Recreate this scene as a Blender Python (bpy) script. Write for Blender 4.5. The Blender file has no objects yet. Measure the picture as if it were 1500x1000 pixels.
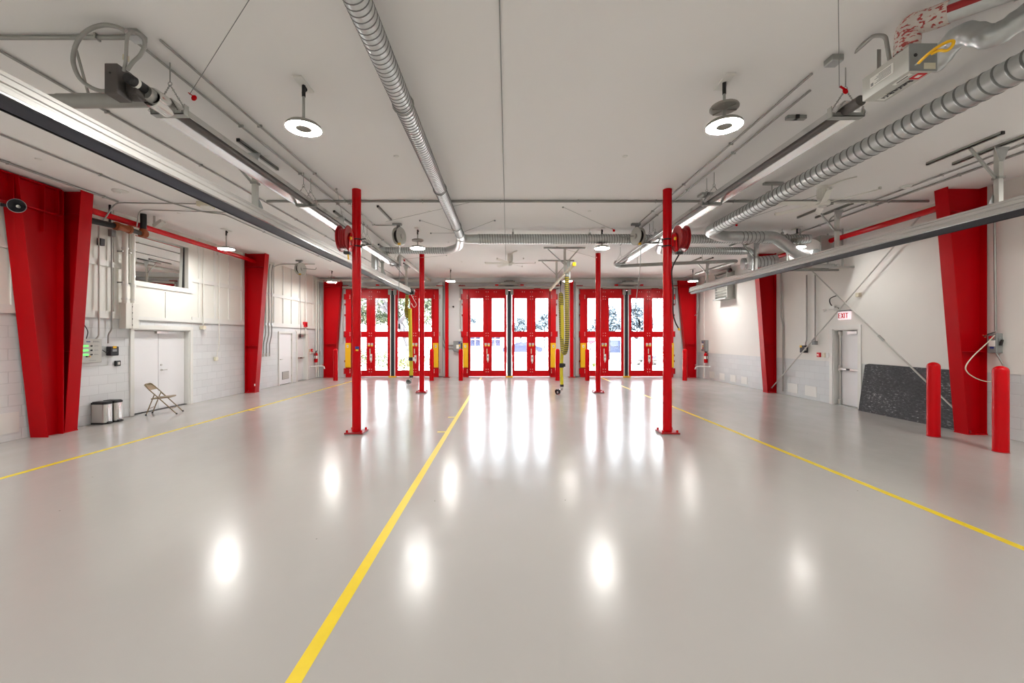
import bpy, math, random
from mathutils import Vector, Matrix
R = random.Random(7)
PI = math.pi
scene = bpy.context.scene
COL = scene.collection
# ------------------------------------------------------------------ frame of the hall
EYE, FOC, CX, CY = 1.8, 610.0, 740.0, 496.0     # eye height (m) and surveyed focal length / vanishing point
XL, XR, YB, YF, ZC = -8.72, 9.05, 19.6, -5.0, 4.65
def at(x, y, Y): return Vector(((x - CX) * Y / FOC, Y, EYE + (CY - y) * Y / FOC))
def V(*a): return Vector(a)

# ------------------------------------------------------------------ materials
def lin(c):
    c = c / 255.0
    return c / 12.92 if c <= 0.04045 else ((c + 0.055) / 1.055) ** 2.4
def rgb(r, g, b): return (lin(r), lin(g), lin(b), 1.0)
class N:
    def __init__(s, name):
        s.m = bpy.data.materials.new(name); s.m.use_nodes = True
        s.nt = s.m.node_tree; s.b = s.nt.nodes['Principled BSDF']
    def n(s, t, **k):
        x = s.nt.nodes.new(t)
        for a, v in k.items():
            if a in x.inputs: x.inputs[a].default_value = v
            else: setattr(x, a, v)
        return x
    def l(s, a, b): s.nt.links.new(a, b)
def mat(name, col, rough=0.5, metal=0.0, var=0.06, scale=6.0, bump=0.0, bscale=80.0, spec=0.5, rvar=0.0, coat=0.0, stretch=None):
    q = N(name); b = q.b
    b.inputs['Roughness'].default_value = rough; b.inputs['Metallic'].default_value = metal
    b.inputs['Specular IOR Level'].default_value = spec
    b.inputs['Coat Weight'].default_value = coat
    tc = q.n('ShaderNodeTexCoord'); src = tc.outputs['Object']
    if stretch:
        mp = q.n('ShaderNodeMapping'); mp.inputs['Scale'].default_value = stretch
        q.l(src, mp.inputs['Vector']); src = mp.outputs['Vector']
    nz = q.n('ShaderNodeTexNoise'); nz.inputs['Scale'].default_value = scale; nz.inputs['Detail'].default_value = 4
    q.l(src, nz.inputs['Vector'])
    mx = q.n('ShaderNodeMix'); mx.data_type = 'RGBA'
    lo = [max(0, c * (1 - var)) for c in col[:3]] + [1]; hi = [min(1, c * (1 + var)) for c in col[:3]] + [1]
    mx.inputs[6].default_value = lo; mx.inputs[7].default_value = hi
    q.l(nz.outputs['Fac'], mx.inputs[0]); q.l(mx.outputs[2], b.inputs['Base Color'])
    if rvar:
        mr = q.n('ShaderNodeMapRange'); mr.inputs['To Min'].default_value = rough - rvar; mr.inputs['To Max'].default_value = rough + rvar
        q.l(nz.outputs['Fac'], mr.inputs['Value']); q.l(mr.outputs['Result'], b.inputs['Roughness'])
    if bump:
        n2 = q.n('ShaderNodeTexNoise'); n2.inputs['Scale'].default_value = bscale; q.l(src, n2.inputs['Vector'])
        bp = q.n('ShaderNodeBump'); bp.inputs['Strength'].default_value = bump; bp.inputs['Distance'].default_value = 0.01
        q.l(n2.outputs['Fac'], bp.inputs['Height']); q.l(bp.outputs['Normal'], b.inputs['Normal'])
    return q.m
def emat(name, col, s):
    q = N(name); b = q.b
    b.inputs['Base Color'].default_value = col; b.inputs['Emission Color'].default_value = col
    b.inputs['Emission Strength'].default_value = s
    return q.m
M = {}
M['red'] = mat('red_gloss_paint', rgb(192, 0, 12), 0.26, var=0.05, scale=2, spec=0.2)
M['redsteel'] = mat('red_steel_paint', rgb(176, 0, 12), 0.36, var=0.05, scale=3, bump=0.04, bscale=60, spec=0.13)
M['doorred'] = mat('red_door_paint', rgb(196, 4, 16), 0.32, var=0.04, scale=2, spec=0.2)
M['darkred'] = mat('dark_red_enamel', rgb(150, 18, 24), 0.35, var=0.08)
M['white'] = mat('white_paint', rgb(226, 226, 222), 0.45, var=0.02)
M['offwhite'] = mat('warm_white_panel_paint', rgb(230, 229, 222), 0.55, var=0.02, scale=2)
M['plaster'] = mat('white_plaster', rgb(228, 226, 221), 0.7, var=0.02, scale=1.5, bump=0.03, bscale=120)
M['greywall'] = mat('pale_grey_wall_paint', rgb(214, 216, 217), 0.65, var=0.02, scale=1.5, bump=0.03, bscale=100)
M['ceil'] = mat('ceiling_paint', rgb(238, 237, 236), 0.8, var=0.015, scale=0.6, bump=0.02, bscale=150)
M['doorwhite'] = mat('white_door_paint', rgb(232, 232, 234), 0.4, var=0.01)
M['galv'] = mat('galvanised_steel', rgb(196, 200, 200), 0.34, 0.9, var=0.14, scale=18, rvar=0.1)
M['seam'] = mat('duct_seam_steel', rgb(128, 130, 130), 0.5, 0.7, var=0.1, scale=14)
M['galvdull'] = mat('dull_galvanised_steel', rgb(168, 170, 166), 0.45, 0.7, var=0.1, scale=14, rvar=0.08)
M['alu'] = mat('aluminium_extrusion', rgb(196, 194, 190), 0.5, 0.45, var=0.05, scale=3, rvar=0.06)
M['alubright'] = mat('polished_reflector', rgb(226, 226, 224), 0.2, 0.95, var=0.04, scale=2)
M['steeltube'] = mat('dark_steel_tube', rgb(96, 92, 90), 0.45, 0.6, var=0.12, scale=8)
M['conduit'] = mat('grey_conduit_steel', rgb(158, 158, 154), 0.42, 0.6, var=0.08, scale=10)
M['greybox'] = mat('grey_box_paint', rgb(136, 139, 138), 0.45, var=0.04)
M['lightgrey'] = mat('light_grey_paint', rgb(190, 190, 184), 0.45, var=0.03)
M['black'] = mat('black_plastic', rgb(26, 26, 28), 0.45, var=0.15)
M['rubber'] = mat('black_rubber', rgb(30, 32, 42), 0.55, var=0.15, scale=20, stretch=(1, 0.05, 1))
M['yellow'] = mat('safety_yellow_paint', rgb(240, 186, 16), 0.42, var=0.04)
M['hoseyellow'] = mat('yellow_hose_fabric', rgb(206, 190, 36), 0.55, var=0.1, scale=20)
M['lineyellow'] = mat('yellow_floor_paint', rgb(229, 200, 20), 0.35, var=0.07, scale=7)
M['brown'] = mat('orange_brown_pipe_coupling', rgb(150, 76, 34), 0.5, var=0.12, scale=12)
M['beige'] = mat('beige_metal_paint', rgb(138, 122, 96), 0.4, var=0.06)
M['cream'] = mat('cream_metal', rgb(214, 208, 186), 0.4, 0.2, var=0.04)
M['steel'] = mat('brushed_stainless', rgb(206, 204, 200), 0.3, 0.9, var=0.06, scale=30, stretch=(1, 1, 0.05))
M['label'] = mat('white_label', rgb(235, 235, 230), 0.5, var=0.02)
M['ink'] = mat('dark_print', rgb(40, 40, 46), 0.6, var=0.1)
M['blue'] = mat('blue_plastic', rgb(40, 56, 130), 0.4, var=0.05)
M['green'] = emat('lit_green_display', rgb(120, 240, 120), 0.7)
M['exitred'] = mat('red_sign_letters', rgb(206, 20, 36), 0.4, var=0.03)
M['signwhite'] = emat('lit_sign_face', rgb(255, 236, 240), 0.55)
M['lamp'] = emat('lamp_diffuser', (1.0, 0.975, 0.935, 1), 275.0)
M['lampback'] = mat('grey_lamp_housing', rgb(150, 148, 142), 0.4, 0.3, var=0.05)
M['foil'] = None
M['concrete'] = mat('pale_concrete', rgb(206, 202, 196), 0.8, var=0.06, scale=2)
M['asphalt'] = mat('sunlit_asphalt', rgb(96, 96, 100), 0.9, var=0.08, scale=3)
M['bark'] = mat('grey_bark', rgb(52, 50, 56), 0.9, var=0.2, scale=6)
M['leaf'] = mat('oak_leaves', rgb(60, 70, 50), 0.7, var=0.25, scale=3)
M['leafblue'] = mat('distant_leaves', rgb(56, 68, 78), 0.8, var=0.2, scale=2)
M['leaflime'] = mat('lime_grass_leaves', rgb(62, 70, 24), 0.7, var=0.2, scale=4)
M['stucco'] = mat('white_stucco', rgb(226, 222, 222), 0.8, var=0.02)
M['carpaint'] = mat('dark_blue_car_paint', rgb(20, 28, 50), 0.25, 0.2, var=0.05)
M['carwhite'] = mat('white_car_paint', rgb(220, 222, 228), 0.3, var=0.02)
M['carglass'] = mat('dark_car_glass', rgb(34, 40, 60), 0.1, var=0.05)

def glass_mat():
    q = N('clear_glass'); nt = q.nt; nt.nodes.remove(q.b)
    out = [n for n in nt.nodes if n.type == 'OUTPUT_MATERIAL'][0]
    tr = q.n('ShaderNodeBsdfTransparent'); tr.inputs['Color'].default_value = (0.95, 0.97, 0.97, 1)
    gl = q.n('ShaderNodeBsdfGlossy'); gl.inputs['Roughness'].default_value = 0.02
    fr = q.n('ShaderNodeFresnel'); fr.inputs['IOR'].default_value = 1.45
    nz = q.n('ShaderNodeTexNoise'); nz.inputs['Scale'].default_value = 0.5
    mx = q.n('ShaderNodeMixShader')
    q.l(fr.outputs['Fac'], mx.inputs[0]); q.l(tr.outputs[0], mx.inputs[1]); q.l(gl.outputs[0], mx.inputs[2])
    q.l(mx.outputs[0], out.inputs[0]); return q.m
M['glass'] = glass_mat()
M['mirrorglass'] = mat('reflective_coated_glass', rgb(238, 240, 238), 0.02, 1.0, var=0.01)

def floor_mat():
    q = N('grey_epoxy_floor'); b = q.b
    tc = q.n('ShaderNodeTexCoord')
    n1 = q.n('ShaderNodeTexNoise'); n1.inputs['Scale'].default_value = 0.45; n1.inputs['Detail'].default_value = 5
    n2 = q.n('ShaderNodeTexNoise'); n2.inputs['Scale'].default_value = 2.2; n2.inputs['Detail'].default_value = 6; n2.inputs['Roughness'].default_value = 0.65
    n3 = q.n('ShaderNodeTexNoise'); n3.inputs['Scale'].default_value = 90; n3.inputs['Detail'].default_value = 3
    n4 = q.n('ShaderNodeTexNoise'); n4.inputs['Scale'].default_value = 9; n4.inputs['Detail'].default_value = 2
    mp = q.n('ShaderNodeMapping'); mp.inputs['Scale'].default_value = (1.0, 0.5, 1.0); q.l(tc.outputs['Object'], mp.inputs['Vector'])
    for n in (n1, n3, n4): q.l(tc.outputs['Object'], n.inputs['Vector'])
    q.l(mp.outputs['Vector'], n2.inputs['Vector'])
    mx = q.n('ShaderNodeMix'); mx.data_type = 'RGBA'
    mx.inputs[6].default_value = rgb(166, 163, 159); mx.inputs[7].default_value = rgb(178, 175, 171)
    q.l(n1.outputs['Fac'], mx.inputs[0]); 
    # small dark specks and chips of wear
    vo = q.n('ShaderNodeTexVoronoi'); vo.inputs['Scale'].default_value = 2.0; q.l(tc.outputs['Object'], vo.inputs['Vector'])
    lt = q.n('ShaderNodeMath', operation='LESS_THAN'); lt.inputs[1].default_value = 0.016; q.l(vo.outputs['Distance'], lt.inputs[0])
    m2 = q.n('ShaderNodeMix'); m2.data_type = 'RGBA'; m2.inputs[7].default_value = rgb(110, 104, 98)
    q.l(lt.outputs[0], m2.inputs[0]); q.l(mx.outputs[2], m2.inputs[6]); q.l(m2.outputs[2], b.inputs['Base Color'])
    mr = q.n('ShaderNodeMapRange'); mr.inputs['From Min'].default_value = 0.3; mr.inputs['From Max'].default_value = 0.7
    mr.inputs['To Min'].default_value = 0.15; mr.inputs['To Max'].default_value = 0.25
    q.l(n2.outputs['Fac'], mr.inputs['Value']); q.l(mr.outputs['Result'], b.inputs['Roughness'])
    b.inputs['Specular IOR Level'].default_value = 0.42
    b.inputs['IOR'].default_value = 1.5
    ad = q.n('ShaderNodeMath', operation='MULTIPLY_ADD'); ad.inputs[1].default_value = 0.35
    q.l(n3.outputs['Fac'], ad.inputs[0]); q.l(n4.outputs['Fac'], ad.inputs[2])
    bp = q.n('ShaderNodeBump'); bp.inputs['Strength'].default_value = 0.07; bp.inputs['Distance'].default_value = 0.01
    q.l(ad.outputs[0], bp.inputs['Height']); q.l(bp.outputs['Normal'], b.inputs['Normal'])
    return q.m
M['floor'] = floor_mat()

def cmu_mat(name, col, ax):
    q = N(name); b = q.b
    tc = q.n('ShaderNodeTexCoord'); sp = q.n('ShaderNodeSeparateXYZ'); cb = q.n('ShaderNodeCombineXYZ')
    q.l(tc.outputs['Object'], sp.inputs[0]); q.l(sp.outputs[ax], cb.inputs[0]); q.l(sp.outputs[2], cb.inputs[1])
    br = q.n('ShaderNodeTexBrick'); q.l(cb.outputs[0], br.inputs['Vector'])
    br.inputs['Scale'].default_value = 1.0; br.inputs['Brick Width'].default_value = 0.406; br.inputs['Row Height'].default_value = 0.203
    br.inputs['Mortar Size'].default_value = 0.006; br.inputs['Mortar Smooth'].default_value = 0.4
    br.offset = 0.5
    c2 = tuple(c * 0.94 for c in col[:3]) + (1,)
    br.inputs['Color1'].default_value = col; br.inputs['Color2'].default_value = c2
    br.inputs['Mortar'].default_value = tuple(c * 0.84 for c in col[:3]) + (1,)
    q.l(br.outputs['Color'], b.inputs['Base Color'])
    nz = q.n('ShaderNodeTexNoise'); nz.inputs['Scale'].default_value = 90; q.l(tc.outputs['Object'], nz.inputs['Vector'])
    ma = q.n('ShaderNodeMath', operation='MULTIPLY_ADD'); ma.inputs[1].default_value = -1.0
    mb_ = q.n('ShaderNodeMath', operation='MULTIPLY'); mb_.inputs[1].default_value = 0.25
    q.l(nz.outputs['Fac'], mb_.inputs[0]); q.l(br.outputs['Fac'], ma.inputs[0]); q.l(mb_.outputs[0], ma.inputs[2])
    bp = q.n('ShaderNodeBump'); bp.inputs['Strength'].default_value = 0.5; bp.inputs['Distance'].default_value = 0.008
    q.l(ma.outputs[0], bp.inputs['Height']); q.l(bp.outputs['Normal'], b.inputs['Normal'])
    b.inputs['Roughness'].default_value = 0.5
    return q.m
M['cmuleft'] = cmu_mat('painted_block_warm', rgb(222, 224, 225), 1)
M['cmuright'] = cmu_mat('painted_block_grey', rgb(211, 214, 215), 1)

def rubber_board_mat():
    q = N('scuffed_black_board'); b = q.b
    tc = q.n('ShaderNodeTexCoord'); mp = q.n('ShaderNodeMapping'); mp.inputs['Scale'].default_value = (1, 0.55, 1.4); q.l(tc.outputs['Object'], mp.inputs['Vector'])
    n1 = q.n('ShaderNodeTexNoise'); n1.inputs['Scale'].default_value = 26; n1.inputs['Detail'].default_value = 8; n1.inputs['Roughness'].default_value = 0.75
    n2 = q.n('ShaderNodeTexNoise'); n2.inputs['Scale'].default_value = 1.8
    q.l(mp.outputs['Vector'], n1.inputs['Vector']); q.l(tc.outputs['Object'], n2.inputs['Vector'])
    ad = q.n('ShaderNodeMath', operation='MULTIPLY_ADD'); ad.inputs[1].default_value = 0.22; q.l(n2.outputs['Fac'], ad.inputs[0]); q.l(n1.outputs['Fac'], ad.inputs[2])
    cr = q.n('ShaderNodeValToRGB'); e = cr.color_ramp.elements
    e[0].position = 0.52; e[0].color = rgb(50, 50, 53); e[1].position = 0.80; e[1].color = rgb(190, 190, 190)
    x = e.new(0.69); x.color = rgb(74, 74, 76)
    q.l(ad.outputs[0], cr.inputs[0]); q.l(cr.outputs[0], b.inputs['Base Color']); b.inputs['Roughness'].default_value = 0.75
    return q.m
M['board'] = rubber_board_mat()

def foil_mat():
    q = N('taped_foil_insulation'); b = q.b
    tc = q.n('ShaderNodeTexCoord')
    wv = q.n('ShaderNodeTexNoise'); wv.inputs['Scale'].default_value = 30; wv.inputs['Detail'].default_value = 3
    mp = q.n('ShaderNodeMapping'); mp.inputs['Scale'].default_value = (0.5, 1, 1.8); q.l(tc.outputs['Object'], mp.inputs['Vector']); q.l(mp.outputs['Vector'], wv.inputs['Vector'])
    cr = q.n('ShaderNodeValToRGB'); e = cr.color_ramp.elements
    e[0].position = 0.54; e[0].color = rgb(206, 198, 192); e[1].position = 0.58; e[1].color = rgb(166, 60, 56)
    q.l(wv.outputs['Fac'], cr.inputs[0]); q.l(cr.outputs[0], b.inputs['Base Color']); b.inputs['Roughness'].default_value = 0.5
    bp = q.n('ShaderNodeBump'); bp.inputs['Strength'].default_value = 0.6; bp.inputs['Distance'].default_value = 0.02
    q.l(wv.outputs['Fac'], bp.inputs['Height']); q.l(bp.outputs['Normal'], b.inputs['Normal'])
    return q.m
M['foil'] = foil_mat()

# ------------------------------------------------------------------ mesh builder
def frames(pts, closed=False):
    n = len(pts); T = []
    for i in range(n):
        a = pts[(i - 1) % n] if (closed or i > 0) else pts[0]
        b = pts[(i + 1) % n] if (closed or i < n - 1) else pts[-1]
        t = (b - a); T.append(t.normalized() if t.length > 1e-9 else V(0, 0, 1))
    up = V(0, 0, 1) if abs(T[0].z) < 0.9 else V(1, 0, 0)
    u = (up - T[0] * up.dot(T[0])).normalized(); out = []
    for i in range(n):
        u = u - T[i] * u.dot(T[i])
        if u.length < 1e-6: u = T[i].orthogonal()
        u.normalize(); out.append((T[i], u, T[i].cross(u)))
    return out
class MB:
    def __init__(s): s.v = []; s.f = []; s.sm = []; s.mi = []; s.cur = 0
    def add(s, vs, fs, smooth=False):
        o = len(s.v); s.v += [Vector(p) for p in vs]
        for f in fs: s.f.append([i + o for i in f]); s.sm.append(smooth); s.mi.append(s.cur)
        return s
    def box(s, x0, x1, y0, y1, z0, z1):
        x0, x1 = sorted((x0, x1)); y0, y1 = sorted((y0, y1)); z0, z1 = sorted((z0, z1))
        return s.add([(x0,y0,z0),(x1,y0,z0),(x1,y1,z0),(x0,y1,z0),(x0,y0,z1),(x1,y0,z1),(x1,y1,z1),(x0,y1,z1)],
                     [(0,3,2,1),(4,5,6,7),(0,1,5,4),(1,2,6,5),(2,3,7,6),(3,0,4,7)])
    def cbox(s, c, sx, sy, sz): return s.box(c[0]-sx/2, c[0]+sx/2, c[1]-sy/2, c[1]+sy/2, c[2]-sz/2, c[2]+sz/2)
    def bar(s, p, q, w, h, side=None):
        p, q = Vector(p), Vector(q); t = (q - p).normalized()
        a = Vector(side) if side else (V(0,0,1).cross(t) if abs(t.z) < 0.95 else V(1,0,0))
        a = (a - t * a.dot(t)).normalized(); b = t.cross(a)
        vs = []
        for e in (p, q):
            for i, j in ((-1,-1),(1,-1),(1,1),(-1,1)): vs.append(e + a*i*w/2 + b*j*h/2)
        return s.add(vs, [(0,3,2,1),(4,5,6,7),(0,1,5,4),(1,2,6,5),(2,3,7,6),(3,0,4,7)])
    def tube(s, pts, r, n=10, closed=False, caps=True):
        pts = [Vector(p) for p in pts]; fr = frames(pts, closed); vs = []; m = len(pts)
        rr = r if isinstance(r, (list, tuple)) else [r] * m
        for p, (t, u, w), q in zip(pts, fr, rr):
            for j in range(n):
                a = 2*PI*j/n; vs.append(p + u*math.cos(a)*q + w*math.sin(a)*q)
        fs = []
        for i in range(m if closed else m - 1):
            i2 = (i + 1) % m
            for j in range(n): fs.append((i*n+j, i*n+(j+1)%n, i2*n+(j+1)%n, i2*n+j))
        s.add(vs, fs, True)
        if caps and not closed:
            for k, rev in ((0, True), (m-1, False)):
                ring = vs[k*n:(k+1)*n]; idx = list(range(n))
                s.add(ring, [idx[::-1] if rev else idx])
        return s
    def cyl(s, p, q, r, n=16, r2=None, caps=True): return s.tube([p, q], [r, r if r2 is None else r2], n, caps=caps)
    def lathe(s, prof, c, axis=(0,0,1), n=24, caps=True):
        # prof: (radius, height along axis); sharp corners get doubled rings
        c = Vector(c); ax = Vector(axis).normalized(); u = ax.orthogonal().normalized(); w = ax.cross(u)
        for (r0, h0), (r1, h1) in zip(prof[:-1], prof[1:]):
            vs = []
            for r, h in ((r0, h0), (r1, h1)):
                for j in range(n):
                    a = 2*PI*j/n; vs.append(c + ax*h + u*math.cos(a)*r + w*math.sin(a)*r)
            s.add(vs, [(j, (j+1)%n, n+(j+1)%n, n+j) for j in range(n)], True)
        if caps:
            for (r, h), rev in ((prof[0], True), (prof[-1], False)):
                if r > 1e-6:
                    vs = [c + ax*h + u*math.cos(2*PI*j/n)*r + w*math.sin(2*PI*j/n)*r for j in range(n)]
                    s.add(vs, [list(range(n))[::-1] if rev else list(range(n))])
        return s
    def slathe(s, prof, c, axis=(0,0,1), n=24):
        # smooth shared-vertex lathe
        c = Vector(c); ax = Vector(axis).normalized(); u = ax.orthogonal().normalized(); w = ax.cross(u); vs = []
        for r, h in prof:
            for j in range(n):
                a = 2*PI*j/n; vs.append(c + ax*h + u*math.cos(a)*max(r, 1e-4) + w*math.sin(a)*max(r, 1e-4))
        fs = [(i*n+j, i*n+(j+1)%n, (i+1)*n+(j+1)%n, (i+1)*n+j) for i in range(len(prof)-1) for j in range(n)]
        return s.add(vs, fs, True)
    def prism(s, poly, d0, d1, plane='XZ', smooth=False):
        def P(a, b, d): return {'XZ': (a, d, b), 'YZ': (d, a, b), 'XY': (a, b, d)}[plane]
        n = len(poly); vs = [P(a, b, d0) for a, b in poly] + [P(a, b, d1) for a, b in poly]
        s.add(vs, [(j, (j+1)%n, n+(j+1)%n, n+j) for j in range(n)], smooth)
        s.add(vs[:n], [list(range(n))[::-1]]); s.add(vs[n:], [list(range(n))])
        return s
    def sphere(s, c, r, n=12, m=8, sc=(1,1,1)):
        vs = []; c = Vector(c)
        for i in range(m + 1):
            t = PI*i/m
            for j in range(n):
                a = 2*PI*j/n; vs.append(c + V(math.sin(t)*math.cos(a)*r*sc[0], math.sin(t)*math.sin(a)*r*sc[1], math.cos(t)*r*sc[2]))
        return s.add(vs, [(i*n+j, (i+1)*n+j, (i+1)*n+(j+1)%n, i*n+(j+1)%n) for i in range(m) for j in range(n)], True)
    def spiral(s, p, q, r, n=20, pitch=0.1, rib=0.005):
        # round duct wound from strip: a raised helical seam along a straight run
        p, q = Vector(p), Vector(q); L = (q - p).length; t = (q - p)/L
        u = (V(0,0,1) if abs(t.z) < 0.9 else V(1,0,0)); u = (u - t*u.dot(t)).normalized(); w = t.cross(u)
        turns = max(1, round(L/pitch)); pt = L/turns
        g_ = pitch/0.1; prof = [(-0.019*g_, 0), (-0.011*g_, 0), (-0.006*g_, rib), (0.006*g_, rib), (0.011*g_, 0), (0.019*g_, 0)]; K = 6; vs = []
        tot = (turns + 1)*K
        for i in range(tot):
            k, e = divmod(i, K); d, rr = prof[e]
            for j in range(n):
                a = 2*PI*j/n; h = min(max((k - 1)*pt + pt*0.5 + d + pt*j/n, 0), L)
                vs.append(p + t*h + (u*math.cos(a) + w*math.sin(a))*(r + rr))
        fs = []
        mi_ = []
        for i in range(tot - 1):
            for j in range(n):
                s.cur = 1 if i % K in (1, 2, 3) else 0
                mi_.append(s.cur)
                if j < n - 1: fs.append((i*n+j, i*n+j+1, (i+1)*n+j+1, (i+1)*n+j))
                elif i + 1 + K < tot: fs.append((i*n+j, (i+K)*n, (i+1+K)*n, (i+1)*n+j))
                else: mi_.pop()
        s.cur = 0; k0 = len(s.mi); s.add(vs, fs, True); s.mi[k0:] = mi_
        s.tube([p, p + t*0.04], r + rib*1.4, n); s.tube([q - t*0.04, q], r + rib*1.4, n)
        s.tube([p + t*0.02, q - t*0.02], r - 0.002, n)
        return s
    def build(s, name, mats, parent=None, origin=None, bevel=0, seg=1):
        o0 = Vector(parent['_w']) if parent is not None else (Vector(origin) if origin is not None else V(0,0,0))
        me = bpy.data.meshes.new(name)
        me.from_pydata([tuple(p - o0) for p in s.v], [], s.f)
        for i, p in enumerate(me.polygons): p.use_smooth = s.sm[i]; p.material_index = s.mi[i]
        if mats == 'galv' and 1 in s.mi: mats = ['galv', 'seam']
        for m in (mats if isinstance(mats, (list, tuple)) else [mats]): me.materials.append(m if not isinstance(m, str) else M[m])
        me.update()
        o = bpy.data.objects.new(name, me); COL.objects.link(o)
        if parent is not None: o.parent = parent; o['_w'] = tuple(o0)
        else: o.location = o0; o['_w'] = tuple(o0)
        if bevel:
            b = o.modifiers.new('edge_bevel', 'BEVEL'); b.width = bevel; b.segments = seg; b.limit_method = 'ANGLE'; b.angle_limit = 0.7
        return o
def tag(o, label=None, cat=None, group=None, kind=None):
    if label: o['label'] = label
    if cat: o['category'] = cat
    if group: o['group'] = group
    if kind: o['kind'] = kind
    return o
def thing(name, loc, label, cat, group=None, kind=None):
    o = bpy.data.objects.new(name, None); COL.objects.link(o); o.location = Vector(loc); o['_w'] = tuple(Vector(loc))
    o.empty_display_size = 0.1
    return tag(o, label, cat, group, kind)
def dup(root, loc, label, group=None, rotz=None, skip=()):
    r = root.copy(); COL.objects.link(r); r.location = Vector(loc); r['label'] = label
    if group: r['group'] = group
    if rotz is not None: r.rotation_euler = (0, 0, rotz)
    for ch in list(root.children):
        if ch.name.split('.')[0] in skip: continue
        c = ch.copy(); COL.objects.link(c); c.parent = r
        for g in list(ch.children):
            d = g.copy(); COL.objects.link(d); d.parent = c
    return r
def spline(pts, seg=8, closed=False):
    pts = [Vector(p) for p in pts]; n = len(pts); out = []
    for i in range(n if closed else n - 1):
        p1, p2 = pts[i], pts[(i+1) % n]
        p0 = pts[(i-1) % n] if (closed or i > 0) else p1*2 - p2
        p3 = pts[(i+2) % n] if (closed or i < n-2) else p2*2 - p1
        for k in range(seg):
            t = k/seg
            out.append(0.5*((2*p1) + (p2-p0)*t + (2*p0-5*p1+4*p2-p3)*t*t + (3*p1-p0-3*p2+p3)*t**3))
    if not closed: out.append(pts[-1])
    return out
def bend(pts, r=0.1, seg=5):
    pts = [Vector(p) for p in pts]; out = [pts[0]]
    for a, b, c in zip(pts[:-2], pts[1:-1], pts[2:]):
        d0, d1 = (a-b), (c-b); k = min(r, d0.length*0.45, d1.length*0.45)
        p, q = b + d0.normalized()*k, b + d1.normalized()*k
        for i in range(seg + 1):
            t = i/seg; out.append(p*(1-t)**2 + b*2*t*(1-t) + q*t*t)
    return out + [pts[-1]]
def text_obj(name, body, size, loc, rot, m, parent, extrude=0.002, xs=1.0):
    cu = bpy.data.curves.new(name, 'FONT'); cu.body = body; cu.size = size; cu.extrude = extrude
    cu.align_x = 'CENTER'; cu.align_y = 'CENTER'; cu.materials.append(M[m])
    o = bpy.data.objects.new(name, cu); COL.objects.link(o); o.parent = parent
    o.location = Vector(loc) - Vector(parent['_w']); o.rotation_euler = rot; o.scale = (xs, 1, 1)
    return o
def wall(mb, plane, d0, d1, us, zs, holes):
    for a, b in zip(us[:-1], us[1:]):
        for c, d in zip(zs[:-1], zs[1:]):
            um, zm = (a+b)/2, (c+d)/2
            if any(h[0] < um < h[1] and h[2] < zm < h[3] for h in holes): continue
            if plane == 'YZ': mb.box(d0, d1, a, b, c, d)
            else: mb.box(a, b, d0, d1, c, d)
    return mb

# ================================================================== SETTING
def structure(o, label): return tag(o, label, None, None, 'structure')
fl = MB().box(XL-0.3, XR+0.3, YF-0.3, YB+0.3, -0.2, 0).build('floor', 'floor'); structure(fl, 'glossy grey epoxy floor of the vehicle hall')
MB().box(XL-0.3, XR+0.3, YF-0.3, YB+0.3, ZC, ZC+0.2).build('ceiling', 'ceil'); structure(bpy.data.objects['ceiling'], 'flat off-white painted ceiling')
# painted lines lie in the floor: parts of it
def line(x, y0, y1, w, label, ticks=()):
    m = MB().box(x-w/2, x+w/2, y0, y1, 0.0003, 0.0012)
    for ty, side in ticks: m.box(x, x+side*0.2, ty-0.04, ty+0.04, 0.0003, 0.0013)
    o = m.build('painted_line', 'lineyellow', fl); tag(o, label)
line(-6.5, YF, 18.2, 0.085, 'yellow floor line along the wall with the double door', ((10.5, 1),))
line(-1.11, YF, 19.3, 0.085, 'yellow floor line running to the middle red bay door', ((9.55, -1), (8.05, -1)))
line(4.45, YF, 19.3, 0.085, 'yellow floor line in front of the black board', ())

# left wall: block below, boarded panels above
DL = (9.72, 11.55, 0.0, 2.06)            # double door opening
WL = (9.72, 11.44, 3.15, 4.31)           # window
DA = (16.02, 17.02, 0.0, 2.05); DB = (17.42, 18.36, 0.0, 2.05)
m = MB(); wall(m, 'YZ', XL-0.3, XL, [YF, 9.72, 11.55, 16.02, 17.02, 17.42, 18.36, YB+0.3], [0, 2.05, 2.06, 2.26], [DL, DA, DB])
wl = m.build('wall_left', 'cmuleft'); structure(wl, 'left wall of painted block below and boarded panels above')
m = MB(); wall(m, 'YZ', XL-0.3, XL+0.012, [YF, 9.72, 11.44, YB+0.3], [2.26, 3.15, 4.31, ZC], [WL])
structure(m.build('upper_panels', 'offwhite', wl), 'white boarded panels')
m = MB()
for z0, z1 in ((2.25, 2.40), (3.38, 3.50)):
    for y0, y1 in ((YF, 9.5), (11.55, YB)): m.box(XL, XL+0.045, y0, y1, z0, z1)
m.box(XL, XL+0.045, 9.5, 11.55, 2.25, 2.33); m.box(XL, XL+0.045, 9.5, 11.55, 4.45, 4.53)
y = YF + 0.2
while y < YB - 0.2:
    if not (9.6 < y < 11.6): m.box(XL, XL+0.035, y-0.035, y+0.035, 2.25, ZC)
    y += 0.64
m.box(XL, XL+0.03, 10.66, 10.72, 2.33, 3.0)
m.build('battens', 'white', wl)
m = MB().box(XL, XL+0.035, 18.6, YB, 1.14, 1.24).box(XL, XL+0.02, 17.3, 18.5, 2.1, 2.16)
m.build('wall_rail', 'white', wl)

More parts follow.
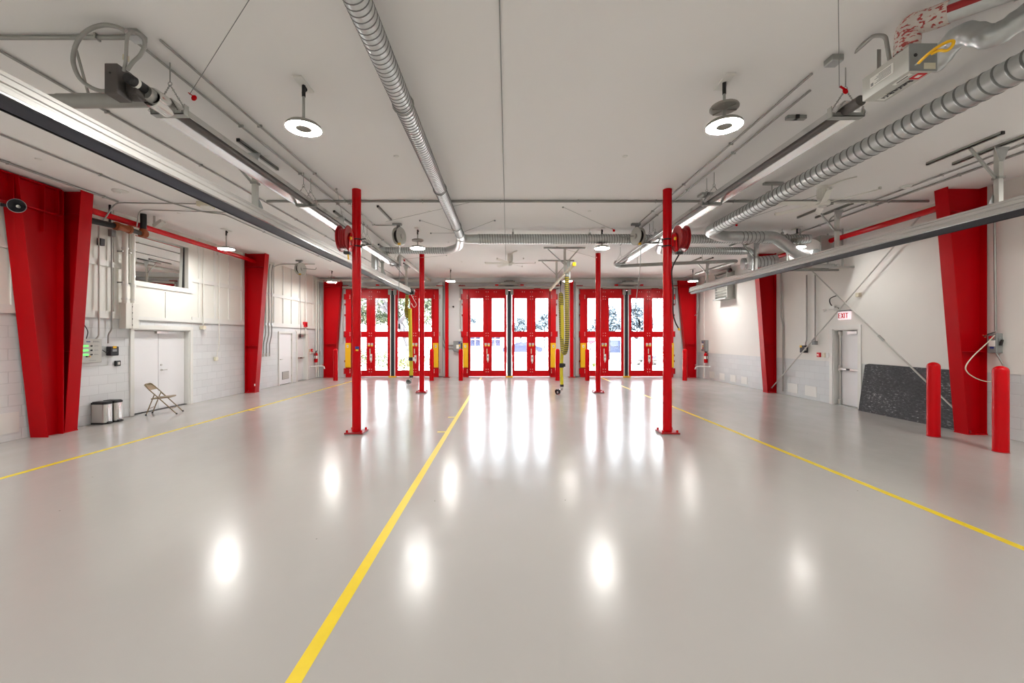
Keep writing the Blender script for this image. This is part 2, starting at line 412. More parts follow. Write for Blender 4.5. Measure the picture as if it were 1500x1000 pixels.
# right wall: block dado, smooth plaster above
DR = (10.62, 11.52, 0.0, 2.1)
m = MB(); wall(m, 'YZ', XR, XR+0.3, [YF, 10.62, 11.52, YB+0.3], [0, 1.17, 2.1], [DR, (YF, YB+1, 1.17, 9)])
wr = m.build('wall_right', 'cmuright'); structure(wr, 'right wall with grey block dado and white plaster above')
m = MB(); wall(m, 'YZ', XR-0.012, XR+0.3, [YF, 10.62, 11.52, YB+0.3], [1.17, 2.1, ZC], [DR])
m.build('plaster_field', 'plaster', wr)
m = MB()
for y in (14.1,): m.box(XR-0.05, XR-0.012, y, y+0.1, 0, ZC)
m.box(XR-0.03, XR, 18.9, 19.0, 0, ZC)
m.build('pilaster_strip', 'plaster', wr)

# back wall with three door openings
DC = (-5.285, 0.195, 5.69); HW = 2.16; DT = 4.12
us = [XL-0.3]
for c in DC: us += [c-HW, c+HW]
us.append(XR+0.3)
m = MB(); wall(m, 'XZ', YB, YB+0.3, us, [0, DT, ZC], [(c-HW, c+HW, 0, DT) for c in DC])
wb = m.build('wall_back', 'greywall'); structure(wb, 'back wall pierced by three red bay doors')
m = MB().box(XL, XR, YB-0.05, YB, 4.45, ZC); m.build('header_beam', 'greywall', wb)
wf = MB().box(XL-0.3, XR+0.3, YF-0.3, YF, 0, ZC).build('wall_front', 'plaster'); structure(wf, 'white wall behind the viewer')

MB().box(XL-0.4, XL-0.3, 9.5, 19, 0, 2.4).build('light_leak_backing', 'greywall', wl); MB().box(XR+0.3, XR+0.4, 10.3, 11.8, 0, 2.4).build('light_leak_backing', 'greywall', wr)  # unseen backing slabs, added behind the openings to keep sky light from leaking in
MB().box(XL-0.4, XL-0.3, 9.5, 11.7, 3.0, 4.5).build('light_leak_backing', 'greywall', wl)
# painted-over vent blocks low on the walls
def vent(x0, y0, y1, z0, z1, wallo):
    s = 1 if x0 < 0 else -1
    MB().box(x0, x0+s*0.012, y0, y1, z0, z1).build('vent_cover', 'white', wallo)
for px, w in ((1043, 9), (1058, 10), (1074, 11), (1090.5, 12)):
    Yc = XR*FOC/(px-CX); vent(XR, Yc-0.2, Yc+0.2, 0.09, 0.36, wr)
vent(XR, 12.88, 13.33, 0.11, 0.39, wr); vent(XR, 12.1, 12.56, 0.1, 0.4, wr)
vent(XL, 6.9, 7.46, 0.14, 0.5, wl)

# ------------------------------------------------------------------ side doors and window
def jamb(mb, s, X, y0, y1, z1, dep, w=0.1):
    # trim standing proud of the wall and the reveal going into it; s=+1 left wall, -1 right wall
    for a, b in ((y0-w, y0), (y1, y1+w)): mb.box(X, X+s*0.03, a, b, 0, z1+w)
    mb.box(X, X+s*0.03, y0, y1, z1, z1+w)
    mb.box(X-s*dep, X+s*0.001, y0-0.03, y0+0.02, 0, z1); mb.box(X-s*dep, X+s*0.001, y1-0.02, y1+0.03, 0, z1)
    mb.box(X-s*dep, X+s*0.001, y0, y1, z1-0.03, z1+0.001)
d1 = thing('door_1', (XL, 10.63, 0), 'white flush double door behind the beige folding chair', 'door', kind='structure')
m = MB(); jamb(m, 1, XL, 9.76, 11.5, 2.03, 0.14); m.build('door_frame', 'white', d1)
for y0, y1 in ((9.79, 10.61), (10.62, 11.47)):
    lf = MB().box(XL-0.17, XL-0.12, y0, y1, 0.015, 1.99).build('door_leaf', 'doorwhite', d1, bevel=0.003)
    if y0 > 10:
        k = MB().cyl((XL-0.12, 10.7, 1.0), (XL-0.07, 10.7, 1.0), 0.012); k.tube([(XL-0.07, 10.69, 1.0), (XL-0.07, 10.83, 1.0)], 0.012); k.cyl((XL-0.12, 10.7, 1.0), (XL-0.112, 10.7, 1.0), 0.03)
        k.build('lever_handle', 'steel', lf); MB().cyl((XL-0.12, 10.7, 1.13), (XL-0.105, 10.7, 1.13), 0.025).build('lock_cylinder', 'steel', lf)
MB().box(XL-0.12, XL-0.06, 10.5, 10.85, 1.93, 1.99).build('door_closer', 'steel', d1)
MB().box(XL-0.17, XL-0.05, 9.79, 11.47, 0, 0.012).build('threshold', 'black', d1)

d2 = thing('door_2', (XL, 16.5, 0), 'plain white door with small louvre near its foot', 'door', kind='structure')
m = MB(); jamb(m, 1, XL, 16.05, 17.0, 2.02, 0.06, 0.06); m.build('door_frame', 'white', d2)
lf = MB().box(XL-0.06, XL-0.015, 16.07, 16.98, 0.02, 2.0).build('door_leaf', 'doorwhite', d2, bevel=0.003)
k = MB().cyl((XL-0.015, 16.14, 1.0), (XL+0.04, 16.14, 1.0), 0.012); k.tube([(XL+0.04, 16.13, 1.0), (XL+0.04, 16.26, 1.0)], 0.012); k.build('lever_handle', 'steel', lf)
k = MB().box(XL-0.015, XL, 16.3, 16.8, 0.2, 0.5).build('louvre', 'greybox', lf)
k = MB()
for i in range(7): k.bar((XL+0.002, 16.32, 0.235+i*0.038), (XL+0.002, 16.78, 0.235+i*0.038), 0.012, 0.03)
k.build('louvre_slats', 'lightgrey', lf)
for z in (0.3, 1.02, 1.75): MB().cyl((XL+0.005, 16.99, z-0.05), (XL+0.005, 16.99, z+0.05), 0.012).build('hinge', 'steel', d2)

def exit_door(name, s, X, y0, y1, zt, label, latch_far):
    d = thing(name, (X, (y0+y1)/2, 0), label, 'door', kind='structure')
    m = MB(); jamb(m, s, X, y0, y1, zt, 0.16); m.build('door_frame', 'white', d)
    lf = MB().box(X-s*0.19, X-s*0.145, y0+0.03, y1-0.03, 0.015, zt-0.03).build('door_leaf', 'doorwhite', d, bevel=0.003)
    xb = X - s*0.085; yl = (y1-0.1) if latch_far else (y0+0.1); yh = (y0+0.08) if latch_far else (y1-0.08)
    MB().bar((xb, yl, 0.98), (xb, yh, 0.98), 0.05, 0.06).build('push_bar', 'steel', lf, bevel=0.006)
    MB().bar((xb+s*0.03, (yl+yh)/2-0.05, 0.98), (xb+s*0.03, (yl+yh)/2+0.05, 0.98), 0.012, 0.04).build('bar_label', 'ink', lf)
    k = MB().tube([(X-s*0.115, yl, 0.05), (X-s*0.115, yl, zt-0.1)], 0.022); k.build('latch_rod', 'steel', lf)
    for z, h in ((0.06, 0.14), (0.98, 0.16), (zt-0.13, 0.12)): MB().cbox((X-s*0.11, yl, z+0.02), 0.08, 0.08, h).build('latch_case', 'steel', lf, bevel=0.01)
    k = MB().cbox((X-s*0.11, yh + (0.22 if latch_far else -0.22), zt-0.1), 0.07, 0.3, 0.07); k.bar((X-s*0.11, yh+(0.3 if latch_far else -0.3), zt-0.06), (X-s*0.05, (y0+y1)/2+0.1, zt-0.05), 0.02, 0.015)
    k.build('door_closer', 'steel', lf)
    MB().box(X-s*0.2, X-s*0.02, y0, y1, 0, 0.012).build('threshold', 'galvdull', d)
    return d
exit_door('door_3', 1, XL, 17.46, 18.32, 2.02, 'white exit door with push bar beyond the louvred door', False)
exit_door('door_4', -1, XR, 10.66, 11.49, 2.06, 'white exit door with push bar under the EXIT sign', True)

w1 = thing('window_1', (XL, 10.58, 3.73), 'wide reflective interior window above the white double door', 'window', kind='structure')
m = MB()
for a, b, c, d in ((9.62, 9.76, 3.05, 4.42), (11.40, 11.55, 3.05, 4.42), (9.76, 11.40, 3.05, 3.17), (9.76, 11.40, 4.29, 4.42)): m.box(XL-0.06, XL+0.05, a, b, c, d)
m.build('window_frame', 'offwhite', w1, bevel=0.004)
m = MB().box(XL-0.1, XL-0.06, 11.37, 11.41, 3.15, 4.31).box(XL-0.1, XL-0.06, 9.75, 11.41, 3.15, 3.18); m.build('inner_bead', 'black', w1)
t = math.tan(math.radians(1.0))
gx = XL - 0.075
MB().add([(gx-0.58*t, 9.74, 3.15), (gx-0.58*t, 11.42, 3.15), (gx+0.58*t, 11.42, 4.31), (gx+0.58*t, 9.74, 4.31),
          (gx-0.58*t-0.006, 9.74, 3.15), (gx-0.58*t-0.006, 11.42, 3.15), (gx+0.58*t-0.006, 11.42, 4.31), (gx+0.58*t-0.006, 9.74, 4.31)],
         [(0,1,2,3),(7,6,5,4),(0,4,5,1),(1,5,6,2),(2,6,7,3),(3,7,4,0)]).build('pane', 'mirrorglass', w1)

# ------------------------------------------------------------------ three four-leaf bay doors
def bay_door(n, c, label):
    Y0 = YB - 0.04; Y1 = YB + 0.02
    d = thing('door_%d' % n, (c, YB, 0), label, 'door', kind='structure')
    for s in (-1, 1):
        # jamb post with its yellow safety cover
        jp = MB().box(c+s*1.92, c+s*2.18, YB-0.12, YB+0.1, 0, 4.08).build('jamb_post', 'doorred', d, bevel=0.006)
        sc = MB().box(c+s*1.925, c+s*2.17, YB-0.21, YB-0.12, 0.46, 1.60).build('safety_cover', 'yellow', d, bevel=0.008)
        k = MB().cbox((c+s*2.05, YB-0.215, 1.45), 0.07, 0.012, 0.12); k.build('switch_plate', 'label', sc)
        k = MB().cyl((c+s*2.05, YB-0.225, 1.475), (c+s*2.05, YB-0.21, 1.475), 0.018).cyl((c+s*2.05, YB-0.225, 1.425), (c+s*2.05, YB-0.21, 1.425), 0.018); k.build('switch_button', 'black', sc)
        for z in (0.29, 2.02, 3.76):
            hg = MB().box(c+s*1.98, c+s*2.26, YB-0.15, YB-0.12, z-0.13, z+0.13).build('jamb_hinge', 'doorred', d, bevel=0.004)
            k = MB()
            for zz in (-0.07, 0.0, 0.07): k.cyl((c+s*1.97, YB-0.155, z+zz), (c+s*1.97, YB-0.115, z+zz), 0.016, 8)
            k.build('hinge_bolts', 'label', hg)
            MB().cyl((c+s*2.23, YB-0.14, z-0.1), (c+s*2.23, YB-0.14, z+0.1), 0.025, 10).build('hinge_pin', 'darkred', hg)
        for z in (0.75, 1.02 if s > 0 else 1.9, 2.9, 3.4): MB().cbox((c+s*2.2, YB-0.12, z), 0.06, 0.06, 0.09).build('limit_block', 'darkred', d)
        # two leaves each side
        for i, (a, b, ga, gb) in enumerate(((1.915, 1.045, 1.84, 1.215), (1.035, 0.125, 0.835, 0.225))):
            m = MB(); lo, hi = sorted((c+s*a, c+s*b)); g0, g1 = sorted((c+s*ga, c+s*gb))
            Z = ((0.03, 0.30), (1.88, 2.13), (3.71, 4.08))
            for z0, z1 in Z: m.box(lo, hi, Y0, Y1, z0, z1)
            for z0, z1 in ((0.30, 1.88), (2.13, 3.71)): m.box(lo, g0, Y0, Y1, z0, z1); m.box(g1, hi, Y0, Y1, z0, z1)
            lf = m.build('door_leaf', 'doorred', d)
            for z0, z1 in ((0.30, 1.88), (2.13, 3.71)):
                MB().box(g0, g1, YB-0.015, YB-0.009, z0, z1).build('pane', 'glass', lf)
            k = MB()
            for z0, z1 in ((0.30, 1.88), (2.13, 3.71)):
                for q0, q1, r0, r1 in ((g0, g1, z0, z0+0.02), (g0, g1, z1-0.02, z1), (g0, g0+0.02, z0, z1), (g1-0.02, g1, z0, z1)): k.box(q0, q1, Y0+0.005, Y1-0.005, r0, r1)
            k.build('glazing_bead', 'darkred', lf)
        # seam hinges between the two leaves
        for z in (0.31, 2.0, 3.72):
            hg = MB().cbox((c+s*1.04, Y0-0.01, z), 0.24, 0.02, 0.2).build('leaf_hinge', 'doorred', d, bevel=0.004)
            k = MB()
            for dx in (-0.05, 0.05):
                for dz in (-0.06, 0.06): k.cyl((c+s*1.04+dx, Y0-0.03, z+dz), (c+s*1.04+dx, Y0-0.015, z+dz), 0.015, 8)
            k.build('hinge_bolts', 'label', hg)
        k = MB()
        for x in (1.04, 0.66, 1.5):
            for dx in (-0.05, 0.05): k.cyl((c+s*x+dx, Y0-0.012, 4.0), (c+s*x+dx, Y0, 4.0), 0.014, 8)
        k.build('rail_bolts', 'label', d)
        # manual release hardware
        for dx in (-0.07, 0.07):
            st = MB().cbox((c+s*1.04+dx, Y0-0.006, 1.52), 0.09, 0.006, 0.15).build('warning_sticker', 'label', d)
            MB().cbox((c+s*1.04+dx, Y0-0.011, 1.475), 0.085, 0.004, 0.055).build('sticker_band', 'lineyellow', st)
            MB().cbox((c+s*1.04+dx, Y0-0.011, 1.55), 0.05, 0.004, 0.03).build('sticker_print', 'ink', st)
        k = MB().bar((c+s*1.04-0.01, Y0-0.03, 1.33), (c+s*1.04-0.01, Y0-0.03, 1.1), 0.04, 0.03); k.cbox((c+s*1.04-0.01, Y0-0.015, 1.3), 0.03, 0.04, 0.03); k.build('release_lever', 'cream', d, bevel=0.004)
        dz = 0.0 if s < 0 else -0.05
        tg = MB().cbox((c+s*1.04+0.03, Y0-0.02, 0.93+dz), 0.1, 0.035, 0.3).build('latch_box', 'label', d, bevel=0.005)
        MB().cbox((c+s*1.04+0.03, Y0-0.04, 0.95+dz), 0.05, 0.006, 0.08).build('latch_print', 'greybox', tg)
        MB().cyl((c+s*1.04+0.035, Y0-0.02, 0.7+dz), (c+s*1.04+0.035, Y0-0.02, 0.79+dz), 0.02, 8).build('latch_bolt', 'label', tg)
        # guide bracket at the head of the meeting edge
        MB().box(c+s*0.05, c+s*0.19, Y0-0.1, Y0, 3.86, 4.1).build('guide_bracket', 'galvdull', d, bevel=0.006)
        MB().box(c+s*0.075, c+s*0.12, Y0, Y1, 0.03, 4.06).build('edge_strip', 'label', d)
    MB().box(c-2.2, c+2.2, YB-0.05, YB+0.1, 4.075, 4.2).build('head_seal', 'doorred', d)
    for s in (-1, 1): MB().box(c+s*1.9, c+s*1.93, YB-0.04, YB+0.1, 0.02, 4.1).build('side_seal', 'rubber', d); MB().box(c+s*1.033, c+s*1.047, YB-0.02, YB+0.015, 0.03, 4.08).build('leaf_seal', 'rubber', d)
    MB().box(c-0.075, c+0.075, Y0-0.01, Y1, 0.02, 4.06).build('meeting_seal', 'rubber', d)
    MB().box(c-0.17, c+0.17, YB-0.16, YB-0.02, 0, 0.05).build('floor_stop', 'yellow', d, bevel=0.006)
    MB().box(c-2.1, c+2.1, YB-0.03, YB+0.3, 0.0, 0.02).build('threshold', 'galvdull', d)
bay_door(5, DC[0], 'red four-leaf glazed bay door with the oak tree outside')
bay_door(6, DC[1], 'red four-leaf glazed bay door in the middle bay')
bay_door(7, DC[2], 'red four-leaf glazed bay door with the parked truck outside')

def door_operator(c, label):
    o = thing('door_operator', (c, YB-0.3, 4.3), label, 'door operator', 'bay door operators')
    MB().tube([(c-2.35, YB-0.16, 4.21), (c+2.35, YB-0.16, 4.21)], 0.045, 12).build('track_pipe', 'lightgrey', o)
    MB().box(c-2.3, c+2.3, YB-0.1, YB, 4.13, 4.19).build('track_rail', 'galvdull', o)
    k = MB().prism([(c-0.5, 4.27), (c+0.5, 4.27), (c+0.3, 4.38), (c-0.3, 4.38)], YB-0.62, YB-0.05); k.build('gear_plate', 'galvdull', o, bevel=0.01)
    k = MB().cbox((c, YB-0.3, 4.43), 0.34, 0.3, 0.12); k.cyl((c-0.25, YB-0.3, 4.42), (c+0.25, YB-0.3, 4.42), 0.06); k.build('motor', 'greybox', o, bevel=0.008)
    for s in (-1, 1):
        MB().bar((c+s*0.2, YB-0.45, 4.24), (c+s*0.75, YB-0.3, 4.2), 0.05, 0.03).build('drive_arm', 'galvdull', o)
        MB().cbox((c+s*0.58, YB-0.45, 4.27), 0.16, 0.06, 0.06).build('arm_tip', 'red', o, bevel=0.008)
        MB().cbox((c+s*2.22, YB-0.1, 4.27), 0.3, 0.14, 0.05).build('end_bracket', 'darkred', o)
    for x in (-1.3, 1.3): MB().cbox((c+x, YB-0.16, 4.13), 0.3, 0.12, 0.05).build('roller_bracket', 'darkred', o, bevel=0.006)
door_operator(DC[0], 'grey door operator and track above the bay door facing the oak tree')
door_operator(DC[1], 'grey door operator and track above the middle bay door')
door_operator(DC[2], 'grey door operator and track above the bay door facing the truck')

# ================================================================== STEEL FRAME
def tapered_column(name, s, X0, xb, xt, Yc, label, fw=0.24, z1=ZC):
    # X0 outer face at the wall, inner flange from xb at the floor to xt at the head; web in the XZ plane
    o = thing(name, ((X0+xb)/2, Yc, 0), label, 'column', 'tapered red frame columns', 'thing')
    MB().prism([(X0, 0.02), (xb, 0.02), (xt, z1), (X0, z1)], Yc-0.006, Yc+0.006).build('web', 'redsteel', o)
    MB().prism([(xb-0.008, 0.02), (xb+0.008, 0.02), (xt+0.008, z1), (xt-0.008, z1)], Yc-fw/2, Yc+fw/2).build('flange', 'redsteel', o)
    MB().box(X0-0.008, X0+0.008, Yc-fw/2, Yc+fw/2, 0.02, z1).build('flange', 'redsteel', o)
    lo, hi = sorted((X0, xb)); bp = MB().box(lo-0.012, hi+0.012, Yc-fw/2-0.01, Yc+fw/2+0.01, 0, 0.02).build('base_plate', 'redsteel', o)
    for dy in (-0.07, 0.07): MB().cyl((lo+0.08, Yc+dy, 0.02), (lo+0.08, Yc+dy, 0.07), 0.02, 6).build('anchor_bolt', 'darkred', o)
    for q in (1.55, 4.2):
        t = q/z1; xi = xb + (xt-xb)*t; MB().box(X0, xi, Yc-0.1, Yc+0.1, q, q+0.012).build('stiffener', 'redsteel', o)
    return o
tapered_column('frame_column', -1, XL+0.06, -8.43, -8.11, 8.08, 'red tapered steel column beside the two step bins')
tapered_column('frame_column', -1, XL+0.06, -8.34, -8.00, 13.98, 'red tapered steel column between the double door and the louvred white door')
tapered_column('frame_column', -1, -8.36, -7.88, -7.58, 19.3, 'red tapered steel column in the corner beside the fire extinguisher and oak-tree bay door', 0.22, 4.5)
tapered_column('frame_column', 1, XR-0.03, 8.68, 8.29, 7.92, 'red tapered steel column in front of the black board')
tapered_column('frame_column', 1, XR-0.03, 8.74, 8.40, 13.98, 'red tapered steel column between the exit door and the wall louvre')
tapered_column('frame_column', 1, 8.80, 8.42, 8.02, 19.3, 'red tapered steel column in the corner beside the truck-side bay door', 0.22, 4.5)

pf = thing('portal_frame', (-8.5, 7.7, 0), 'red portal frame of tapered post and deep beam along the wall behind the horn loudspeaker', 'steel frame', kind='thing')
MB().prism([(7.60, 0), (7.90, 0), (7.90, 4.6), (7.13, 4.6)], -8.506, -8.494, 'YZ').build('post_web', 'redsteel', pf)
def slope_plate(y0, y1, z0, z1, xa, xb_, th=0.014):
    return MB().prism([(y0-th/2, z0), (y0+th/2, z0), (y1+th/2, z1), (y1-th/2, z1)], xa, xb_, 'YZ')
slope_plate(7.60, 7.14, 0, 4.6, -8.66, -8.34).build('post_flange', 'redsteel', pf)
slope_plate(7.90, 7.90, 0, 4.6, -8.62, -8.38).build('post_flange', 'redsteel', pf)
MB().box(-8.506, -8.494, 1.0, 7.2, 4.14, 4.6).build('beam_web', 'redsteel', pf)
MB().box(-8.6, -8.4, 1.0, 7.9, 4.12, 4.14).box(-8.6, -8.4, 1.0, 7.9, 4.6, 4.62).build('beam_flange', 'redsteel', pf)
for y in (7.12, 7.6, 7.84): MB().box(-8.6, -8.4, y-0.006, y+0.006, 4.14, 4.6).build('stiffener', 'redsteel', pf)
MB().box(-8.53, -8.42, 7.6, 7.612, 3.75, 4.12).build('stiffener', 'redsteel', pf)

def pipe_column(x, y, label):
    o = thing('pipe_column', (x, y, 0), label, 'column', 'round red pipe columns', 'thing')
    MB().cyl((x, y, 0.04), (x, y, ZC), 0.083, 28).build('shaft', 'red', o)
    MB().box(x-0.175, x+0.175, y-0.175, y+0.175, 0.012, 0.04).build('base_plate', 'darkred', o, bevel=0.003)
    MB().box(x-0.17, x+0.17, y-0.17, y+0.17, 0, 0.012).build('grout_pad', 'greybox', o)
    for i in (-1, 1):
        for j in (-1, 1): MB().cyl((x+i*0.135, y+j*0.135, 0.04), (x+i*0.135, y+j*0.135, 0.08), 0.02, 6).build('anchor_nut', 'red', o)
    return o
ca = pipe_column(-2.84, 7.96, 'round red pipe column carrying a hose reel and a small blue tag')
t_ = MB().cbox((-2.80, 7.872, 1.63), 0.075, 0.02, 0.05); t_.build('blue_tag', 'blue', ca, bevel=0.008); MB().cbox((-2.80, 7.872, 1.585), 0.045, 0.02, 0.03).build('orange_tag', 'yellow', ca)
pipe_column(3.10, 7.96, 'round red pipe column with reel whose black hose hangs beside it')
pipe_column(-2.78, 13.9, 'round red pipe column without reel, beside the plain yellow exhaust hose')
pipe_column(3.10, 13.9, 'round red pipe column without reel, beside the striped looped exhaust hose')
for x, lab in ((-2.72, 'slim red post on the back wall between oak-tree door and middle door'), (3.10, 'slim red post on the back wall between middle door and truck door')):
    o = thing('wall_post', (x, 19.5, 0), lab, 'post', 'slim red wall posts', 'thing')
    MB().box(x-0.075, x+0.075, 19.38, 19.53, 0.03, 4.5).build('shaft', 'red', o, bevel=0.006)
    MB().box(x-0.16, x+0.16, 19.3, 19.54, 0, 0.03).build('base_plate', 'darkred', o)
# struts along the walls at the eaves
tag(MB().tube([(-8.4, 8.1, 4.4), (-8.4, 13.96, 4.4)], 0.062, 14).build('eave_strut', 'red', origin=(-8.4, 11, 4.4)), 'red round eave strut above the reflective window', 'strut', kind='thing')
tag(MB().tube([(8.5, 7.95, 4.36), (8.5, 13.96, 4.36)], 0.062, 14).build('eave_strut', 'red', origin=(8.5, 11, 4.4)), 'red round eave strut above the EXIT sign', 'strut', kind='thing')
def brace(p, q, label):
    p, q = Vector(p), Vector(q)
    o = thing('brace_rod', p, label, 'brace', 'crossed brace rods', 'thing')
    MB().tube([p, q], 0.017, 8).build('rod', 'lightgrey', o)
    mid = p.lerp(q, 0.38); d = (q-p).normalized()
    MB().tube([mid-d*0.09, mid+d*0.09], 0.028, 8).build('turnbuckle', 'galvdull', o)
    MB().sphere(p, 0.025, 8, 6).build('end_nut', 'galvdull', o); MB().sphere(q, 0.025, 8, 6).build('end_nut', 'galvdull', o)
brace((8.9, 13.9, 0.17), (8.9, 8.95, 4.42), 'thin brace rod rising from the foot of the farther column past the EXIT sign')
brace((8.86, 8.0, 0.23), (8.86, 12.76, 4.4), 'thin brace rod running down across the black board')

# ================================================================== BOLLARDS
def bollard_mesh(o, x, y, h=1.37, r=0.094):
    p = [(r, 0), (r, h-0.08)] + [(r*math.cos(a), h-0.08+0.08*math.sin(a)) for a in [k*PI/16 for k in range(1, 9)]]
    MB().slathe(p, (x, y, 0), n=28).build('sleeve', 'red', o)
    MB().lathe([(r+0.006, 0), (r+0.006, 0.012)], (x, y, 0), n=28).build('foot_ring', 'darkred', o)
bl = [(7.9, 7.68, 'red round-topped bollard in front of the black board'), (7.89, 6.63, 'red round-topped bollard below the grey disconnect switch'),
      (-7.29, 17.9, 'red bollard near the corner with the fire extinguisher, left of the oak-tree door'), (-3.16, 17.9, 'red bollard before the right yellow cover of the oak-tree door'),
      (-1.907, 17.9, 'red bollard before the left yellow cover of the middle door'), (2.25, 17.9, 'red bollard behind the striped exhaust hose'),
      (3.53, 17.9, 'red bollard before the left yellow cover of the truck door'), (7.72, 17.9, 'red bollard between the truck door and the far corner column')]
for i, (x, y, lab) in enumerate(bl):
    if i == 0: b0 = thing('bollard', (x, y, 0), lab, 'bollard', 'red bollards'); bollard_mesh(b0, x, y)
    else: dup(b0, (x, y, 0), lab)

# ================================================================== CEILING LIGHTS
def lamp_unit(x, y, label):
    zl = 4.14
    o = thing('ceiling_light', (x, y, ZC), label, 'ceiling light', 'ring-shaped pendant lights')
    MB().cbox((x, y, ZC-0.012), 0.1, 0.3, 0.024).build('ceiling_plate', 'white', o, bevel=0.004)
    k = MB().tube(spline([(x, y-0.02, ZC-0.024), (x+0.02, y+0.02, ZC-0.06), (x-0.01, y, ZC-0.1), (x, y, ZC-0.13)], 5), 0.012, 8); k.cyl((x, y, ZC-0.024), (x, y, ZC-0.15), 0.02, 10)
    k.build('swivel_hanger', 'black', o)
    MB().cyl((x, y, ZC-0.14), (x, y, zl+0.05), 0.015, 10).build('stem', 'galvdull', o)
    R0, R1 = 0.185, 0.072
    h = MB().lathe([(R1, zl+0.012), (R1, zl+0.05), (R0-0.02, zl+0.05), (R0, zl+0.03), (R0, zl+0.003)], (x, y, 0), n=32, caps=False)
    h.lathe([(0.0, zl+0.055), (R1, zl+0.05)], (x, y, 0), n=32, caps=False)
    h.build('housing', 'lampback', o)
    MB().lathe([(R1, zl+0.015), (R1+0.012, zl)], (x, y, 0), n=32, caps=False).build('inner_rim', 'lampback', o)
    MB().lathe([(R1+0.012, zl), (R0-0.004, zl), (R0, zl+0.003)], (x, y, 0), n=32, caps=False).build('ring_diffuser', 'lamp', o)
    MB().lathe([(0.001, zl+0.012), (R1, zl+0.012)], (x, y, 0), n=32, caps=False).build('centre_cap', 'lampback', o)
    s = MB().lathe([(0.02, zl+0.235), (0.14, zl+0.23), (0.15, zl+0.215), (0.15, zl+0.20), (0.135, zl+0.195), (0.02, zl+0.185)], (x, y, 0), n=28)
    for a in range(6): s.bar((x+0.03*math.cos(a*PI/3), y+0.03*math.sin(a*PI/3), zl+0.19), (x+0.135*math.cos(a*PI/3), y+0.135*math.sin(a*PI/3), zl+0.19), 0.012, 0.014)
    s.build('battery_disc', 'lampback', o)
    return o
L0 = lamp_unit(2.42, 4.6, 'ring light with a grey disc above it, nearest to the big spiral duct')
lamps = [(-2.25, 4.65, 0, 'ring light without disc, between the long heater and the middle spiral duct'),
         (-2.27, 10.8, 1, 'ring light with disc hanging above the cord reel column row, before the left duct branch'),
         (2.51, 10.8, 0, 'ring light hanging before the cross duct above the striped hose'),
         (-2.23, 17.0, 0, 'small far ring light above the slim post left of the middle door'),
         (2.55, 17.0, 0, 'small far ring light behind the striped exhaust hose'),
         (-7.3, 10.9, 0, 'ring light hanging by the red strut near the reflective window'),
         (-7.2, 17.3, 1, 'far ring light with disc before the corner column by the extinguisher'),
         (7.5, 10.7, 1, 'ring light with disc beside the white blower box'),
         (7.66, 17.0, 0, 'far ring light before the corner column by the truck door')]
for x, y, disc, lab in lamps: dup(L0, (x, y, ZC), lab, skip=() if disc else ('battery_disc',))
for x, y in ((-7.3, 4.65), (7.5, 4.65), (-7.3, -1.4), (-2.25, -1.4), (2.42, -1.4), (7.5, -1.4)):
    dup(L0, (x, y, ZC), 'ring light of the same kind overhead beyond the edge of view', skip=('battery_disc',))

# ================================================================== EXHAUST DUCTS
HD = EYE + 2.59
def hanger(mb, x, y, r, z): 
    mb.tube([(x, y, z+r), (x, y, ZC)], 0.008, 6)
    mb.tube([(x+math.cos(a)*(r+0.012), y, z+math.sin(a)*(r+0.012)) for a in [k*2*PI/16 for k in range(16)]], 0.008, 6, closed=True)
dm = thing('spiral_duct', (-1.128, 6, HD), 'long galvanised spiral duct along the middle of the ceiling, with elbow and left branch', 'duct', 'spiral exhaust ducts')
MB().spiral((-1.128, 0.5, HD), (-1.128, 10.35, HD), 0.104, 24, 0.062, 0.004).build('main_run', 'galv', dm)
k = MB().tube(bend([(-1.128, 10.3, HD), (-1.128, 10.82, HD), (-0.6, 10.82, HD)], 0.42, 8), 0.115, 20); k.build('elbow', 'galv', dm)
k = MB().tube(bend([(-1.128, 10.6, HD-0.02), (-1.3, 11.7, HD-0.02), (-1.7, 12.15, HD-0.02)], 0.3, 6), 0.108, 20); k.build('branch_elbow', 'galv', dm)
MB().spiral((-1.6, 12.15, HD-0.02), (-3.5, 12.15, HD-0.02), 0.095, 20, 0.065, 0.004).build('left_branch', 'galv', dm)
k = MB().tube(bend([(-3.5, 12.15, HD-0.02), (-3.8, 12.15, HD-0.02), (-3.8, 12.15, 3.81)], 0.3, 8), 0.1, 18); k.build('drop', 'galv', dm)
k = MB()
for y in (2.2, 4.6, 7.2, 9.6): hanger(k, -1.128, y, 0.104, HD)
k.build('hanger', 'galvdull', dm)
dc = thing('spiral_duct', (3, 10.82, HD), 'horizontal galvanised spiral duct across the hall in front of the bay doors', 'duct', 'spiral exhaust ducts')
MB().spiral((-0.7, 10.82, HD), (3.55, 10.82, HD), 0.124, 22, 0.065, 0.004).build('main_run', 'galv', dc)
MB().spiral((3.55, 10.82, HD), (7.9, 10.82, HD), 0.112, 22, 0.065, 0.004).build('main_run', 'galv', dc)
k = MB().tube(bend([(4.1, 10.85, HD), (4.5, 12.2, HD-0.02), (5.0, 12.2, HD-0.02)], 0.3, 6), 0.11, 20); k.build('branch_elbow', 'galv', dc)
MB().spiral((4.8, 12.2, HD-0.02), (6.95, 12.2, HD-0.02), 0.11, 20, 0.065, 0.004).build('right_branch', 'galv', dc)
k = MB().tube(bend([(6.9, 12.2, HD-0.02), (7.22, 12.2, HD-0.02), (7.22, 12.2, 3.83)], 0.3, 8), 0.112, 18); k.build('drop', 'galv', dc)
k = MB()
for x in (0.2, 2.2, 3.9, 5.6, 7.2): k.tube([(x, 10.82, HD+0.1), (x, 10.82, ZC)], 0.008, 6); k.cbox((x, 10.82, HD+0.15), 0.05, 0.05, 0.06)
k.build('hanger', 'galvdull', dc)
